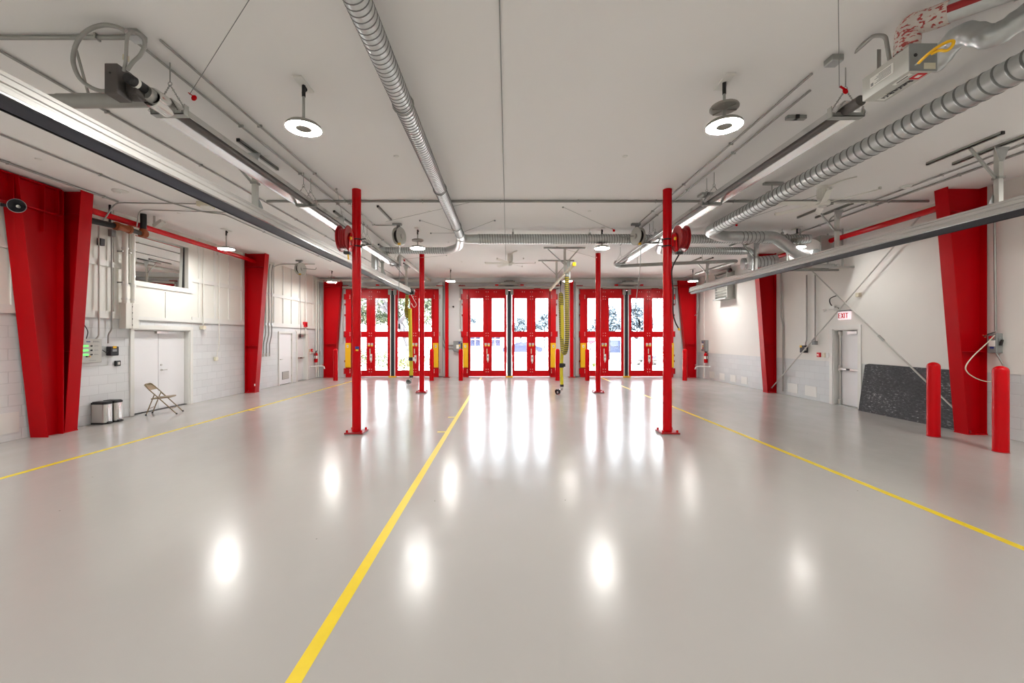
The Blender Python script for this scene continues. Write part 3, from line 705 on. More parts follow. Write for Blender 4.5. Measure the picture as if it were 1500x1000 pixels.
db = thing('spiral_duct', (4.87, 6, HD-0.02), 'thick galvanised spiral duct along the ceiling between the right heater and the big fan', 'duct', 'spiral exhaust ducts')
MB().spiral((4.87, 1.5, HD-0.03), (4.87, 9.55, HD-0.03), 0.13, 24, 0.115, 0.006).build('main_run', 'galv', db)
k = MB().tube(bend([(4.87, 9.5, HD-0.03), (4.87, 9.95, HD-0.03), (5.45, 10.45, HD-0.03), (5.9, 10.45, HD-0.03)], 0.25, 6), 0.135, 20); k.build('elbow', 'galv', db)
MB().spiral((5.85, 10.45, HD-0.03), (6.55, 10.45, HD-0.03), 0.13, 20, 0.1).build('cross_run', 'galv', db)
k = MB().tube(bend([(6.5, 10.45, HD-0.03), (6.75, 10.45, HD-0.03), (7.55, 10.7, 3.95), (7.9, 10.9, 3.93)], 0.25, 8), 0.135, 20); k.build('sloping_run', 'galv', db)
k = MB()
for y in (3.35, 7.6):
    k.box(4.72, 5.06, y-0.04, y+0.04, ZC-0.04, ZC); hanger(k, 4.87, y, 0.13, HD-0.03)
k.build('hanger', 'galvdull', db)
# blower on the right wall
bw = thing('exhaust_blower', (8.1, 11.0, 4.0), 'white exhaust blower on a steel shelf, behind the ring light with disc', 'blower')
MB().lathe([(0.36, -0.16), (0.36, 0.16)], (8.0, 11.05, 4.05), (0, 1, 0), 28).build('scroll_housing', 'white', bw, bevel=0.01)
MB().cyl((7.7, 11.0, 3.95), (8.0, 11.0, 4.0), 0.15, 18).build('inlet', 'galv', bw)
MB().cbox((8.45, 11.05, 4.2), 0.42, 0.36, 0.6).build('outlet_box', 'galvdull', bw, bevel=0.006)
MB().cyl((8.0, 10.87, 4.0), (8.0, 10.7, 4.0), 0.11, 18).build('motor', 'greybox', bw)
k = MB()
for y in (10.8, 11.3): k.bar((7.6, y, 3.66), (XR, y, 3.66), 0.05, 0.05); k.bar((7.65, y, 3.66), (7.65, y, ZC), 0.03, 0.03); k.bar((8.75, y, 3.66), (8.75, y, ZC), 0.03, 0.03)
k.bar((7.7, 10.75, 3.70), (7.7, 11.35, 3.70), 0.05, 0.05); k.bar((8.6, 10.75, 3.70), (8.6, 11.35, 3.70), 0.05, 0.05)
k.cbox((8.1, 11.05, 3.72), 0.9, 0.5, 0.05)
k.build('shelf_frame', 'galvdull', bw)
# large round duct stub beyond the blower
o = thing('duct_stub', (7.7, 13, 4.1), 'short round duct section in front of the farther red column', 'duct')
MB().spiral((7.35, 12.9, 4.12), (8.3, 12.75, 4.2), 0.17, 20, 0.1).build('duct_run', 'galv', o)
MB().tube([(7.8, 12.82, 4.3), (7.8, 12.82, ZC)], 0.01, 6).build('hanger', 'galvdull', o)

# ================================================================== EXHAUST RAILS
def rail(name, x, y0, y1, side, posts, label):
    zt, zb = 3.79, 3.615
    o = thing(name, (x, (y0+y1)/2, 3.7), label, 'exhaust rail', 'aluminium exhaust rails')
    w = 0.09
    prof = [(-w, zb+0.01), (-w, zb+0.05), (-w+0.012, zb+0.058), (-w+0.012, zb+0.075), (-w, zb+0.083), (-w, zt-0.05), (-w+0.02, zt-0.03), (-w+0.02, zt),
            (w-0.02, zt), (w-0.02, zt-0.03), (w, zt-0.05), (w, zb+0.083), (w-0.012, zb+0.075), (w-0.012, zb+0.058), (w, zb+0.05), (w, zb+0.01), (w-0.02, zb), (-w+0.02, zb)]
    MB().prism([(x+a, b) for a, b in prof], y0, y1).build('profile', 'alu', o)
    m = MB()
    for s in (-1, 1): m.prism([(x+s*(w-0.01), zb+0.002), (x+s*(w-0.02), zb+0.002), (x+s*0.012, zb-0.085), (x+s*0.022, zb-0.088)], y0+0.01, y1-0.01)
    m.build('rubber_lip', 'rubber', o)
    m = MB()
    for s in (-1, 1): m.box(x+s*(w-0.02), x+s*(w+0.004), y0, y1, zb-0.012, zb+0.004)
    m.build('lip_edge', 'alubright', o)
    for ye, s in ((y1, 1), (y0, -1)): MB().cbox((x, ye+s*0.012, 3.69), 0.2, 0.024, 0.22).build('end_cap', 'black', o)
    for yp, sl in posts:
        # ceiling channels, post, gusset and side stay
        for dx in (0, side*0.42):
            q = MB(); q.box(x+dx-0.022, x+dx+0.022, yp-0.4, yp+0.62, ZC-0.045, ZC-0.03)
            q.box(x+dx-0.022, x+dx-0.012, yp-0.4, yp+0.62, ZC-0.045, ZC); q.box(x+dx+0.012, x+dx+0.022, yp-0.4, yp+0.62, ZC-0.045, ZC)
            ch = q.build('ceiling_channel', 'galvdull', o)
            MB().cbox((x+dx, yp-0.405, ZC-0.022), 0.046, 0.014, 0.046).build('channel_cap', 'black', ch)
        MB().box(x-0.035, x+0.035, yp-0.035, yp+0.035, zt, ZC-0.04).build('post', 'lightgrey', o, bevel=0.004)
        MB().prism([(x-0.035, 4.4), (x+0.035, 4.4), (x+0.11, ZC-0.045), (x-0.11, ZC-0.045)], yp-0.045, yp-0.037).build('head_gusset', 'galv', o)
        MB().prism([(x-0.1, zt), (x+0.1, zt), (x+0.04, zt+0.14), (x-0.04, zt+0.14)], yp+0.037, yp+0.047).build('foot_gusset', 'galv', o)
        MB().bar((x+side*0.04, yp, 4.16), (x+side*0.42, yp, ZC-0.05), 0.03, 0.03).build('stay', 'galvdull', o)
        MB().cbox((x, yp, 4.16), 0.1, 0.1, 0.03).build('stay_clamp', 'galvdull', o)
    return o
rail('exhaust_rail', -3.8, 1.0, 16.4, -1, [(2.1, 0), (6.33, 0), (9.65, 0), (12.9, 0), (16.0, 0)], 'long aluminium exhaust rail under the left heater, with the plain yellow hose at its end')
rail('exhaust_rail', 7.25, 1.0, 16.2, -1, [(2.1, 0), (6.12, 0), (9.1, 0), (12.05, 0), (14.94, 0)], 'long aluminium exhaust rail crossing in front of the EXIT side wall')
# slim middle rail
mr_ = thing('exhaust_rail', (1.85, 14, 3.75), 'short cream rail with yellow end, holding the striped hose', 'exhaust rail', 'aluminium exhaust rails')
MB().box(1.815, 1.885, 11.2, 17.0, 3.76, 3.84).build('profile', 'cream', mr_, bevel=0.006)
MB().box(1.805, 1.895, 11.14, 11.2, 3.75, 3.85).build('end_cap', 'yellow', mr_, bevel=0.006)
MB().box(1.805, 1.895, 17.0, 17.06, 3.75, 3.85).build('end_cap', 'yellow', mr_, bevel=0.006)
for yp in (13.0, 15.1):
    MB().box(1.825, 1.895, yp-0.035, yp+0.035, 3.84, ZC-0.04).build('post', 'lightgrey', mr_)
    MB().box(1.2, 2.5, yp-0.022, yp+0.022, ZC-0.045, ZC).build('ceiling_channel', 'galvdull', mr_)
    MB().bar((1.84, yp, 4.12), (1.33, yp, ZC-0.05), 0.03, 0.03).build('stay', 'galvdull', mr_)
    MB().bar((1.88, yp, 4.12), (2.3, yp, ZC-0.05), 0.06 if yp < 14 else 0.03, 0.04).build('stay', 'alu', mr_)
MB().box(1.92, 2.02, 12.9, 13.0, 3.66, 4.2).build('side_channel', 'galvdull', mr_)

# ------------------------------------------------------------------ hoses
def striped_mat():
    q = N('black_yellow_ribbed_hose'); b = q.b
    uv = q.n('ShaderNodeTexCoord'); sp = q.n('ShaderNodeSeparateXYZ'); q.l(uv.outputs['Object'], sp.inputs[0])
    wv = q.n('ShaderNodeTexWave'); wv.bands_direction = 'Z'; wv.inputs['Scale'].default_value = 5.2; wv.inputs['Distortion'].default_value = 0.0
    q.l(uv.outputs['Object'], wv.inputs['Vector'])
    cr = q.n('ShaderNodeValToRGB'); e = cr.color_ramp.elements; cr.color_ramp.interpolation = 'CONSTANT'
    e[0].position = 0; e[0].color = rgb(186, 168, 46); e[1].position = 0.5; e[1].color = rgb(62, 60, 42)
    q.l(wv.outputs['Fac'], cr.inputs[0]); q.l(cr.outputs[0], b.inputs['Base Color']); b.inputs['Roughness'].default_value = 0.6
    return q.m
M['striped'] = striped_mat()
def ribbed(mb, pts, r, n=14, pitch=0.06, rib=0.006):
    # hose with corrugations along a path
    P = [Vector(p) for p in pts]; L = [0]
    for a, b in zip(P[:-1], P[1:]): L.append(L[-1] + (b-a).length)
    out = []; rr = []; d = 0; i = 0; step = pitch/4
    while d <= L[-1]:
        while i < len(L)-2 and L[i+1] < d: i += 1
        t = (d-L[i])/max(1e-6, L[i+1]-L[i]); out.append(P[i].lerp(P[i+1], t)); rr.append(r + rib*math.sin(2*PI*d/pitch)); d += step
    return mb.tube(out, rr, n)
h = thing('exhaust_hose', (1.85, 13.4, 0), 'black and yellow striped exhaust hose hanging in a loop with a chrome nozzle', 'hose', 'exhaust hoses')
ribbed(MB(), spline([(1.85, 12.5, 3.66), (1.85, 12.48, 2.8), (1.86, 12.5, 2.0), (1.86, 12.68, 1.55), (1.86, 13.05, 1.36), (1.86, 13.5, 1.5), (1.86, 13.78, 2.0), (1.86, 13.95, 2.8), (1.86, 14.02, 3.15), (1.86, 13.95, 3.28), (1.87, 13.84, 3.2), (1.875, 13.78, 2.9)], 10), 0.066).build('striped_hose', 'striped', h)
MB().tube(spline([(1.875, 13.78, 2.95), (1.89, 13.7, 2.0), (1.87, 13.66, 1.4), (1.84, 13.62, 0.9), (1.85, 13.6, 0.3)], 8), 0.055, 14).build('lower_hose', 'hoseyellow', h)
MB().lathe([(0.075, 0.86), (0.08, 0.88), (0.08, 0.98), (0.075, 1.0)], (1.845, 13.62, 0), n=16).build('clamp', 'black', h)
MB().cbox((1.93, 13.58, 0.94), 0.06, 0.07, 0.1).build('clamp_handle', 'black', h)
MB().cyl((1.85, 13.6, 0.24), (1.85, 13.6, 0.31), 0.062, 16).build('cuff', 'black', h)
nz_ = MB().tube(bend([(1.85, 13.6, 0.26), (1.85, 13.6, 0.14), (1.70, 13.42, 0.07)], 0.08, 5), 0.045, 14); nz_.build('elbow', 'alubright', h)
MB().lathe([(0.05, 0), (0.085, 0.02), (0.085, 0.10), (0.07, 0.10), (0.06, 0.03)], (1.74, 13.46, 0.1), (-0.75, -0.6, -0.12), 18, caps=False).build('nozzle', 'black', h)
for zz, yy in ((3.3, 14.0),): MB().tube([(1.86, yy, zz-0.02), (1.86, yy, 3.76)], 0.012, 8).build('suspension_cord', 'ink', h)
MB().cbox((1.86, 14.0, 3.66), 0.05, 0.1, 0.14).build('balancer', 'black', h, bevel=0.01)
MB().cyl((1.85, 12.5, 3.64), (1.85, 12.5, 3.76), 0.05, 12).build('collar', 'galvdull', h)

h = thing('exhaust_hose', (-3.8, 16.5, 0), 'plain yellow exhaust hose hanging straight down before the oak-tree door', 'hose', 'exhaust hoses')
tr = MB().cbox((-3.74, 16.52, 3.66), 0.26, 0.2, 0.22); tr.build('trolley', 'black', h, bevel=0.02)
for dx in (-0.1, 0.1): MB().cyl((-3.74+dx, 16.4, 3.72), (-3.74+dx, 16.64, 3.72), 0.05, 12).build('trolley_wheel', 'greybox', h)
ribbed(MB(), spline([(-3.88, 16.5, 3.56), (-3.9, 16.5, 3.2), (-3.92, 16.5, 2.86), (-3.88, 16.52, 2.68), (-3.80, 16.52, 2.74), (-3.78, 16.52, 3.0)], 8), 0.07).build('striped_hose', 'striped', h)
MB().tube(spline([(-3.785, 16.52, 3.0), (-3.76, 16.5, 2.2), (-3.74, 16.5, 1.2), (-3.72, 16.5, 0.34)], 8), 0.075, 14).build('lower_hose', 'hoseyellow', h)
MB().lathe([(0.09, 0.93), (0.1, 0.95), (0.1, 1.05), (0.09, 1.07)], (-3.735, 16.5, 0), n=16).build('clamp', 'black', h)
MB().cbox((-3.62, 16.46, 1.0), 0.06, 0.06, 0.14).build('clamp_handle', 'label', h)
MB().cyl((-3.72, 16.5, 0.27), (-3.72, 16.5, 0.35), 0.08, 16).build('cuff', 'black', h)
MB().tube(bend([(-3.72, 16.5, 0.3), (-3.72, 16.5, 0.17), (-3.77, 16.36, 0.13)], 0.06, 5), 0.05, 14).build('elbow', 'alubright', h)
MB().lathe([(0.05, 0), (0.1, 0.02), (0.1, 0.11), (0.075, 0.11), (0.06, 0.03)], (-3.76, 16.38, 0.13), (-0.25, -0.95, -0.1), 18, caps=False).build('nozzle', 'greybox', h)
MB().tube(spline([(-3.72, 16.5, 3.55), (-3.62, 16.5, 3.35), (-3.52, 16.5, 3.15), (-3.62, 16.5, 3.05), (-3.72, 16.5, 3.2)], 6), 0.01, 6).build('air_line', 'label', h)

# ================================================================== RADIANT TUBE HEATERS
def heater(name, x, y0, y1, zl, s, label):
    # zl = level of reflector lip; s=+1 heater on the left with burner at y0, -1 on the right
    o = thing(name, (x, (y0+y1)/2, zl), label, 'radiant heater', 'radiant tube heaters')
    t = 0.006
    P = [(-0.165, 0.0), (-0.15, 0.02), (-0.075, 0.13), (0.075, 0.13), (0.15, 0.02), (0.165, 0.0)]
    Q = [(0.165-t, 0.0), (0.15-t, 0.02-t*0.5), (0.075-t*0.5, 0.13-t), (-0.075+t*0.5, 0.13-t), (-0.15+t, 0.02-t*0.5), (-0.165+t, 0.0)]
    n = max(1, round((y1-y0)/2.9)); L = (y1-y0)/n
    for i in range(n):
        MB().prism([(x+a, zl+b) for a, b in P+Q], y0+i*L+0.02*(i > 0), y0+(i+1)*L+0.06).build('reflector', 'alubright', o)
    MB().cyl((x+s*0.035, y0-0.15, zl+0.045), (x+s*0.035, y1+0.1, zl+0.045), 0.052, 18).build('emitter_tube', 'steeltube', o)
    ys = [y0+0.08] + [y0+L*i for i in range(1, n)] + [y1-0.15]
    for i, yh in enumerate(ys):
        b = MB().box(x-0.17, x+0.17, yh-0.04, yh+0.04, zl-0.012, zl-0.004).box(x-0.17, x+0.17, yh-0.04, yh-0.034, zl-0.012, zl+0.03)
        b.box(x-0.17, x-0.164, yh-0.03, yh+0.03, zl-0.01, zl+0.1).box(x+0.164, x+0.17, yh-0.03, yh+0.03, zl-0.01, zl+0.1)
        b.build('hanger_bracket', 'galvdull', o)
        for dy in ((0,) if i in (0, n) else (-0.1, 0.16)):
            top = V(x, yh+dy, ZC); joint = V(x, yh+dy, ZC-0.2)
            q = MB().tube([top, joint], 0.006, 6); q.tube([joint + V(0.02*math.cos(a), 0, -0.02+0.02*math.sin(a)) for a in [k*PI/5 for k in range(10)]], 0.004, 5, closed=True)
            for e in (-0.16, 0.16):
                a = joint + V(0, 0, -0.03); bq = V(x+e, yh+dy, zl+0.05); nl = 12 if i == 0 else 5
                if i > 1: q.tube([a, bq], 0.004, 5); continue
                for c in range(nl):
                    p0, p1 = a.lerp(bq, c/nl), a.lerp(bq, (c+0.92)/nl); d = (p1-p0); sd = (V(0,1,0) if c % 2 else d.cross(V(0,1,0)).normalized())*0.008; md = (p0+p1)/2
                    q.tube([p0, md+sd, p1, md-sd], 0.0045, 5, closed=True)
            q.build('hanger_chain', 'galvdull', o)
    return o
XHL, XHR = -3.46, 3.58
hl = heater('radiant_heater', XHL, 4.22, 13.3, 4.11, 1, 'long radiant tube heater with black motor burner and looping flexible conduits')
# burner of the left heater
MB().lathe([(0.09, 4.07), (0.095, 4.09), (0.095, 4.27)], (XHL, 0, 4.165), (0, 1, 0), 24).build('burner_cup', 'alubright', hl, bevel=0.006)
MB().lathe([(0.065, 4.0), (0.065, 4.09)], (XHL, 0, 4.17), (0, 1, 0), 24).build('burner_flange', 'galvdull', hl)
MB().lathe([(0.04, 3.82), (0.048, 3.84), (0.048, 4.04)], (XHL-0.01, 0, 4.2), (0, 1, 0), 20).build('motor', 'black', hl)
MB().lathe([(0.049, 3.89), (0.049, 3.92)], (XHL-0.01, 0, 4.2), (0, 1, 0), 20, caps=False).build('motor_label', 'label', hl)
bx = MB().box(XHL-0.22, XHL-0.1, 3.82, 3.98, 4.05, 4.33).build('control_box', 'steeltube', hl, bevel=0.006)
MB().cyl((XHL-0.165, 3.815, 4.24), (XHL-0.165, 3.82, 4.24), 0.008, 8).build('pilot_light', 'black', bx)
k = MB().cyl((XHL-0.1, 3.98, 4.13), (XHL-0.02, 3.98, 4.13), 0.06, 14); k.cbox((XHL-0.05, 3.96, 4.15), 0.1, 0.12, 0.1); k.build('gas_valve', 'steeltube', hl, bevel=0.006)
MB().tube([(XHL-0.04, 4.12, 4.16), (-4.4, 4.12, 4.15)], 0.068, 18).build('vent_pipe', 'conduit', hl)
MB().tube([(-4.36, 4.12, 4.15), (XL, 4.12, 4.15)], 0.062, 18).build('vent_pipe', 'conduit', hl)
MB().tube([(-4.12, 4.12, 4.21), (-4.10, 3.98, 4.56)], 0.012, 8).build('pipe_hanger', 'conduit', hl)
fx = lambda pts: [at(a, b, 3.70 + 0.2*max(0, (b-60)/80)) for a, b in pts]
MB().tube(spline(fx([(185, 46), (170, 39), (150, 37), (128, 45), (113, 62), (107, 88), (115, 112), (130, 126), (147, 133), (164, 133)]), 6), 0.018, 10).build('flexible_conduit', 'conduit', hl)
MB().tube(spline(fx([(200, 49), (209, 55), (212, 66), (206, 80), (195, 91), (187, 102)]), 6), 0.016, 10).build('flexible_conduit', 'conduit', hl)
MB().tube(bend(fx([(200, 47), (190, 47), (186, 56), (184, 92), (181, 104)]), 0.08, 4), 0.014, 10).build('supply_pipe', 'conduit', hl)
MB().cbox(at(184.5, 85, 3.9), 0.035, 0.035, 0.05).build('pipe_tag', 'cream', hl)
MB().tube(bend([(XHL+0.02, 13.35, 4.15), (XHL+0.02, 13.5, 4.2), (XHL, 13.6, 4.5), (XHL, 19.3, 4.5), (XL, 19.3, 4.5)], 0.2, 6), 0.07, 14).build('flue_pipe', 'lightgrey', hl)
hr = heater('radiant_heater', XHR, 4.3, 13.1, 4.13, -1, 'long radiant tube heater with box burner, red square logo and yellow loop handle')
bb = MB().box(3.36, 3.575, 3.46, 3.92, 4.03, 4.24).build('burner_box', 'lightgrey', hr, bevel=0.004)
MB().box(3.352, 3.583, 3.452, 3.46, 4.022, 4.248).build('end_plate', 'greybox', bb)
MB().cyl((3.40, 3.447, 4.15), (3.40, 3.452, 4.15), 0.014, 10).build('sight_hole', 'black', bb)
MB().box(3.47, 3.565, 3.448, 3.453, 4.035, 4.085).build('rating_label', 'cream', bb)
MB().box(3.355, 3.361, 3.60, 3.83, 4.10, 4.19).build('side_label', 'label', bb)
k = MB()
for i in range(6): k.box(3.353, 3.356, 3.62, 3.78-0.02*(i % 3), 4.112+i*0.012, 4.116+i*0.012)
k.box(3.353, 3.356, 3.795, 3.82, 4.108, 4.135)
k.build('side_print', 'greybox', bb)
# marks on the underside: white strip with dark lettering strokes, red square logo, small label
k = MB().box(3.465, 3.54, 3.80, 3.89, 4.026, 4.0305); k.build('logo_strip', 'label', bb)
k = MB(); q_ = 0
for i in range(13):
    yy = 3.59 + i*0.021; hh = (0.042, 0.03, 0.03, 0.034, 0.03, 0.044, 0.03, 0.03, 0.036, 0.03, 0.03, 0.042, 0.03)[i]
    k.box(3.482, 3.482+hh, yy, yy+0.006, 4.0245, 4.026)
    if i % 3 != 1: k.box(3.482+hh-0.008, 3.482+hh, yy, yy+0.018, 4.0245, 4.026)
    if i % 2: k.box(3.482, 3.49, yy, yy+0.018, 4.0245, 4.026)
    else: k.box(3.482, 3.482+hh*0.9, yy+0.012, yy+0.018, 4.0245, 4.026)
k.build('logo_lettering', 'ink', bb)
k = MB()
for a in ((3.465, 3.545, 3.555, 3.575), (3.465, 3.545, 3.495, 3.515), (3.465, 3.485, 3.515, 3.555), (3.525, 3.545, 3.515, 3.555)): k.box(a[0], a[1], a[2], a[3], 4.0255, 4.0305)
k.build('logo_square', 'exitred', bb)
MB().box(3.485, 3.525, 3.515, 3.555, 4.026, 4.0305).build('logo_centre', 'label', bb)
MB().box(3.395, 3.43, 3.50, 3.66, 4.026, 4.0305).build('lower_label', 'label', bb); MB().box(3.408, 3.418, 3.53, 3.63, 4.0245, 4.026).build('lower_print', 'ink', bb)
hk = MB().tube(spline([at(1346, 92, 3.36), at(1352, 86, 3.3), at(1360, 79, 3.25), at(1372, 70, 3.2), at(1386, 62, 3.16), at(1396, 60, 3.14), at(1395, 67, 3.14), at(1387, 74, 3.16), at(1376, 74, 3.2), at(1364, 79, 3.24)], 5), 0.011, 10)
hk.build('loop_handle', 'yellow', hr); MB().tube([at(1341, 95, 3.42), at(1356, 82.5, 3.27)], 0.006, 8).build('handle_rod', 'galvdull', hr)
MB().tube(bend([(3.47, 3.60, 4.27), (3.47, 3.58, 4.50), at(1362, 29, 3.46), at(1392, 17, 3.36)], 0.13, 8), 0.088, 18).build('insulated_elbow', 'foil', hr)
MB().tube([(3.47, 3.60, 4.24), (3.47, 3.60, 4.30)], 0.078, 16).build('flue_collar', 'galvdull', hr)
fa, fb = at(1384, 20, 3.38), at(1384, 20, 3.38) + V(0.86, -0.72, 0.03)
fp = MB().tube(bend([fa, fb, (fb.x+0.05, fb.y-0.04, ZC)], 0.1, 5), 0.082, 20).build('flue_pipe', 'galv', hr)
sd_ = V(-0.4, -0.5, -0.1).normalized()*0.045
MB().tube([fa + sd_, fb + sd_], 0.043, 14).build('red_stripe', 'darkred', fp)
MB().tube([fa.lerp(fb, 0.33), fa.lerp(fb, 0.36)], 0.092, 20).build('pipe_band', 'galvdull', fp)
ribbed(MB(), spline([at(1366, 96, 3.95), at(1381, 79, 3.84), at(1398, 58, 3.72), at(1414, 49, 3.62), at(1434, 51, 3.54), at(1454, 53, 3.47), at(1478, 40, 3.4), at(1506, 20, 3.32), at(1556, -14, 3.2), (4.4, 3.2, ZC)], 8), 0.088, 20, 0.085, 0.004).build('intake_duct', 'galv', hr)
k = MB()
for pq in ((1380, 78, 3.8), (1432, 50, 3.55), (1474, 42, 3.38)):
    pass
MB().tube(bend([at(1228, 100, 4.7), at(1256, 73, 4.1), at(1280, 52, 3.85), at(1297, 52, 3.8), at(1304, 92, 3.8)], 0.12, 5), 0.017, 10).build('supply_conduit', 'conduit', hr)
MB().box(3.395, 3.43, 3.80, 3.804, 4.24, 4.44).build('strap', 'galvdull', hr)
MB().lathe([(0.1, -0.08), (0.12, -0.05), (0.12, 0.05), (0.1, 0.08)], (XHR-0.02, 13.2, 4.17), (0, 1, 0), 20).build('end_hood', 'galv', hr)
MB().tube(bend([(XHR, 13.2, 4.1), (5.2, 13.15, 4.17), (7.25, 13.0, 4.23), (7.35, 13.6, 4.25), (7.35, 16.0, 4.3)], 0.15, 6), 0.055, 14).build('flue_pipe', 'conduit', hr)
MB().tube([(XHR+0.6, 13.17, 4.12), (XHR+0.6, 13.17, ZC)], 0.008, 6).tube([(6.2, 13.1, 4.2), (6.2, 13.1, ZC)], 0.008, 6).build('flue_hanger', 'galvdull', hr)

# ================================================================== HOSE REELS AND CORD REELS
def hose_reel(x, y, z, s, label):
    # axis along X; s = direction from the column towards the outer disc
    o = thing('hose_reel', (x, y, z), label, 'hose reel', 'red column hose reels')
    R_ = 0.235
    for d in (-0.075, 0.075):
        MB().lathe([(0.1, d-0.006), (R_-0.02, d-0.006), (R_, d-0.018 if d < 0 else d+0.006), (R_+0.004, d), (R_-0.02, d+0.006), (0.1, d+0.006), (0.1, d-0.006)], (x, y, z), (1, 0, 0), 32, caps=False).build('reel_disc', 'darkred', o)
    MB().lathe([(0.11, -0.07), (0.11, 0.07)], (x, y, z), (1, 0, 0), 24).build('hub', 'darkred', o)
    k = MB()
    for i in range(4):
        for q in range(2): k.tube([V(x-0.055+i*0.036, y+math.cos(a)*(0.13+q*0.034), z+math.sin(a)*(0.13+q*0.034)) for a in [j*2*PI/28 for j in range(28)]], 0.018, 8, closed=True)
    k.build('wound_hose', 'darkred', o)
    k = MB().bar((x-s*0.1, y, z), (x-s*0.1, y+0.16, z+0.0), 0.22, 0.012, (0, 0, 1)); k.bar((x-s*0.1, y+0.02, z+0.06), (x-s*0.1, y-0.04, z-0.26), 0.1, 0.012, (0, 1, 0))
    k.cyl((x-s*0.12, y, z), (x+s*0.1, y, z), 0.028, 12)
    for a in range(6): k.cyl((x-s*0.115, y+0.06*math.cos(a*PI/3), z+0.06*math.sin(a*PI/3)), (x-s*0.1, y+0.06*math.cos(a*PI/3), z+0.06*math.sin(a*PI/3)), 0.01, 6)
    k.build('support_arm', 'red', o)
    MB().cbox((x-s*0.06, y-0.05, z-0.27), 0.12, 0.08, 0.05).build('roller_guide', 'black', o, bevel=0.01)
    MB().cyl((x-s*0.1, y-0.02, z), (x-s*0.13, y-0.02, z), 0.03, 10).build('swivel_joint', 'yellow', o)
    xc = -2.84 if x < 0 else 3.10
    for dz in (-0.07, 0.06):
        MB().tube([V(xc, 7.96, z+dz) + V(0.1*math.cos(a), 0.1*math.sin(a), 0) for a in [j*2*PI/18 for j in range(18)]], 0.012, 6, closed=True).build('pipe_clamp', 'black', o)
        k = MB().cyl((xc+0.1, 7.9, z+dz), (xc+0.2, 7.88, z+dz), 0.01, 6) if x < 0 else MB().cyl((xc-0.1, 7.9, z+dz), (xc-0.2, 7.88, z+dz), 0.01, 6)
        k.build('clamp_bolt', 'black', o)
    return o
r1 = hose_reel(-2.93, 7.62, 3.63, -1, 'red hose reel on the pipe column with the small blue tag')
MB().tube([(-2.86, 7.58, 3.34), (-2.85, 7.58, 3.24)], 0.014, 8).build('hose_end', 'yellow', r1)
r2 = hose_reel(3.22, 7.62, 3.63, 1, 'red hose reel whose black hose hangs down the pipe column')
MB().tube(spline([(3.19, 7.62, 3.36), (3.14, 7.84, 3.1), (3.17, 7.86, 2.7), (3.17, 7.86, 2.3), (3.21, 7.86, 2.12), (3.27, 7.86, 2.0)], 8), 0.013, 8).build('hanging_hose', 'black', r2)
MB().tube([(3.27, 7.86, 2.0), (3.29, 7.86, 1.96)], 0.02, 8).build('hose_end', 'yellow', r2)

def cord_reel(x, y, s, zend, sway, label, arm=None):
    o = thing('cord_reel', (x, y, ZC), label, 'cord reel', 'grey ceiling cord reels')
    z = ZC - 0.32
    k = MB().box(x-0.16, x+0.06, y-0.05, y+0.05, ZC-0.05, ZC); k.bar((x-0.02, y, ZC-0.05), (x-0.02, y, z+0.1), 0.09, 0.03); k.build('ceiling_bracket', 'greybox', o)
    for d in (-0.06, 0.06): MB().lathe([(0.03, d-0.008), (0.205, d-0.008), (0.225, d), (0.205, d+0.008), (0.03, d+0.008)], (x, y, z), (1, -0.34*s, 0), 28, caps=False).build('reel_disc', 'lightgrey', o)
    MB().lathe([(0.16, -0.05), (0.16, 0.05)], (x, y, z), (1, -0.34*s, 0), 24).build('wound_cord', 'black', o)
    MB().lathe([(0.06, -0.1), (0.06, 0.1)], (x, y, z), (1, -0.34*s, 0), 16).build('hub', 'steel', o)
    MB().cbox((x+0.02, y-0.08, z-0.2), 0.06, 0.06, 0.05).build('cord_guide', 'yellow', o)
    p = spline([(x+0.03, y-0.1, z-0.2), (x+0.03, y-0.1, (z+zend)/2+0.4), (x+0.03+sway, y-0.1, zend+0.35), (x+0.03+sway*0.3, y-0.1, zend+0.12)], 8)
    MB().tube(p, 0.009, 6).build('hanging_cord', 'greybox', o)
    MB().tube([p[-1], p[-1] + V(-sway*0.2, 0, -0.13)], [0.022, 0.028], 10).build('plug', 'black', o)
    if arm: MB().tube(bend([(x+0.05, y, z+0.02), (x+arm*0.5, y, z), (x+arm, y, z-0.02), (x+arm*1.04, y, z+0.05)], 0.05), 0.014, 8).build('side_arm', 'galvdull', o)
    return o
cord_reel(-2.62, 10.3, 1, 2.05, -0.03, 'grey cord reel whose thin cord hangs before the oak-tree door')
cord_reel(3.28, 10.3, -1, 2.15, -0.12, 'grey cord reel whose cord hangs before the truck door', -0.42)
cord_reel(-7.42, 15.1, 1, 1.85, 0.03, 'grey cord reel hanging near the wall above the white exit door', 0.55)

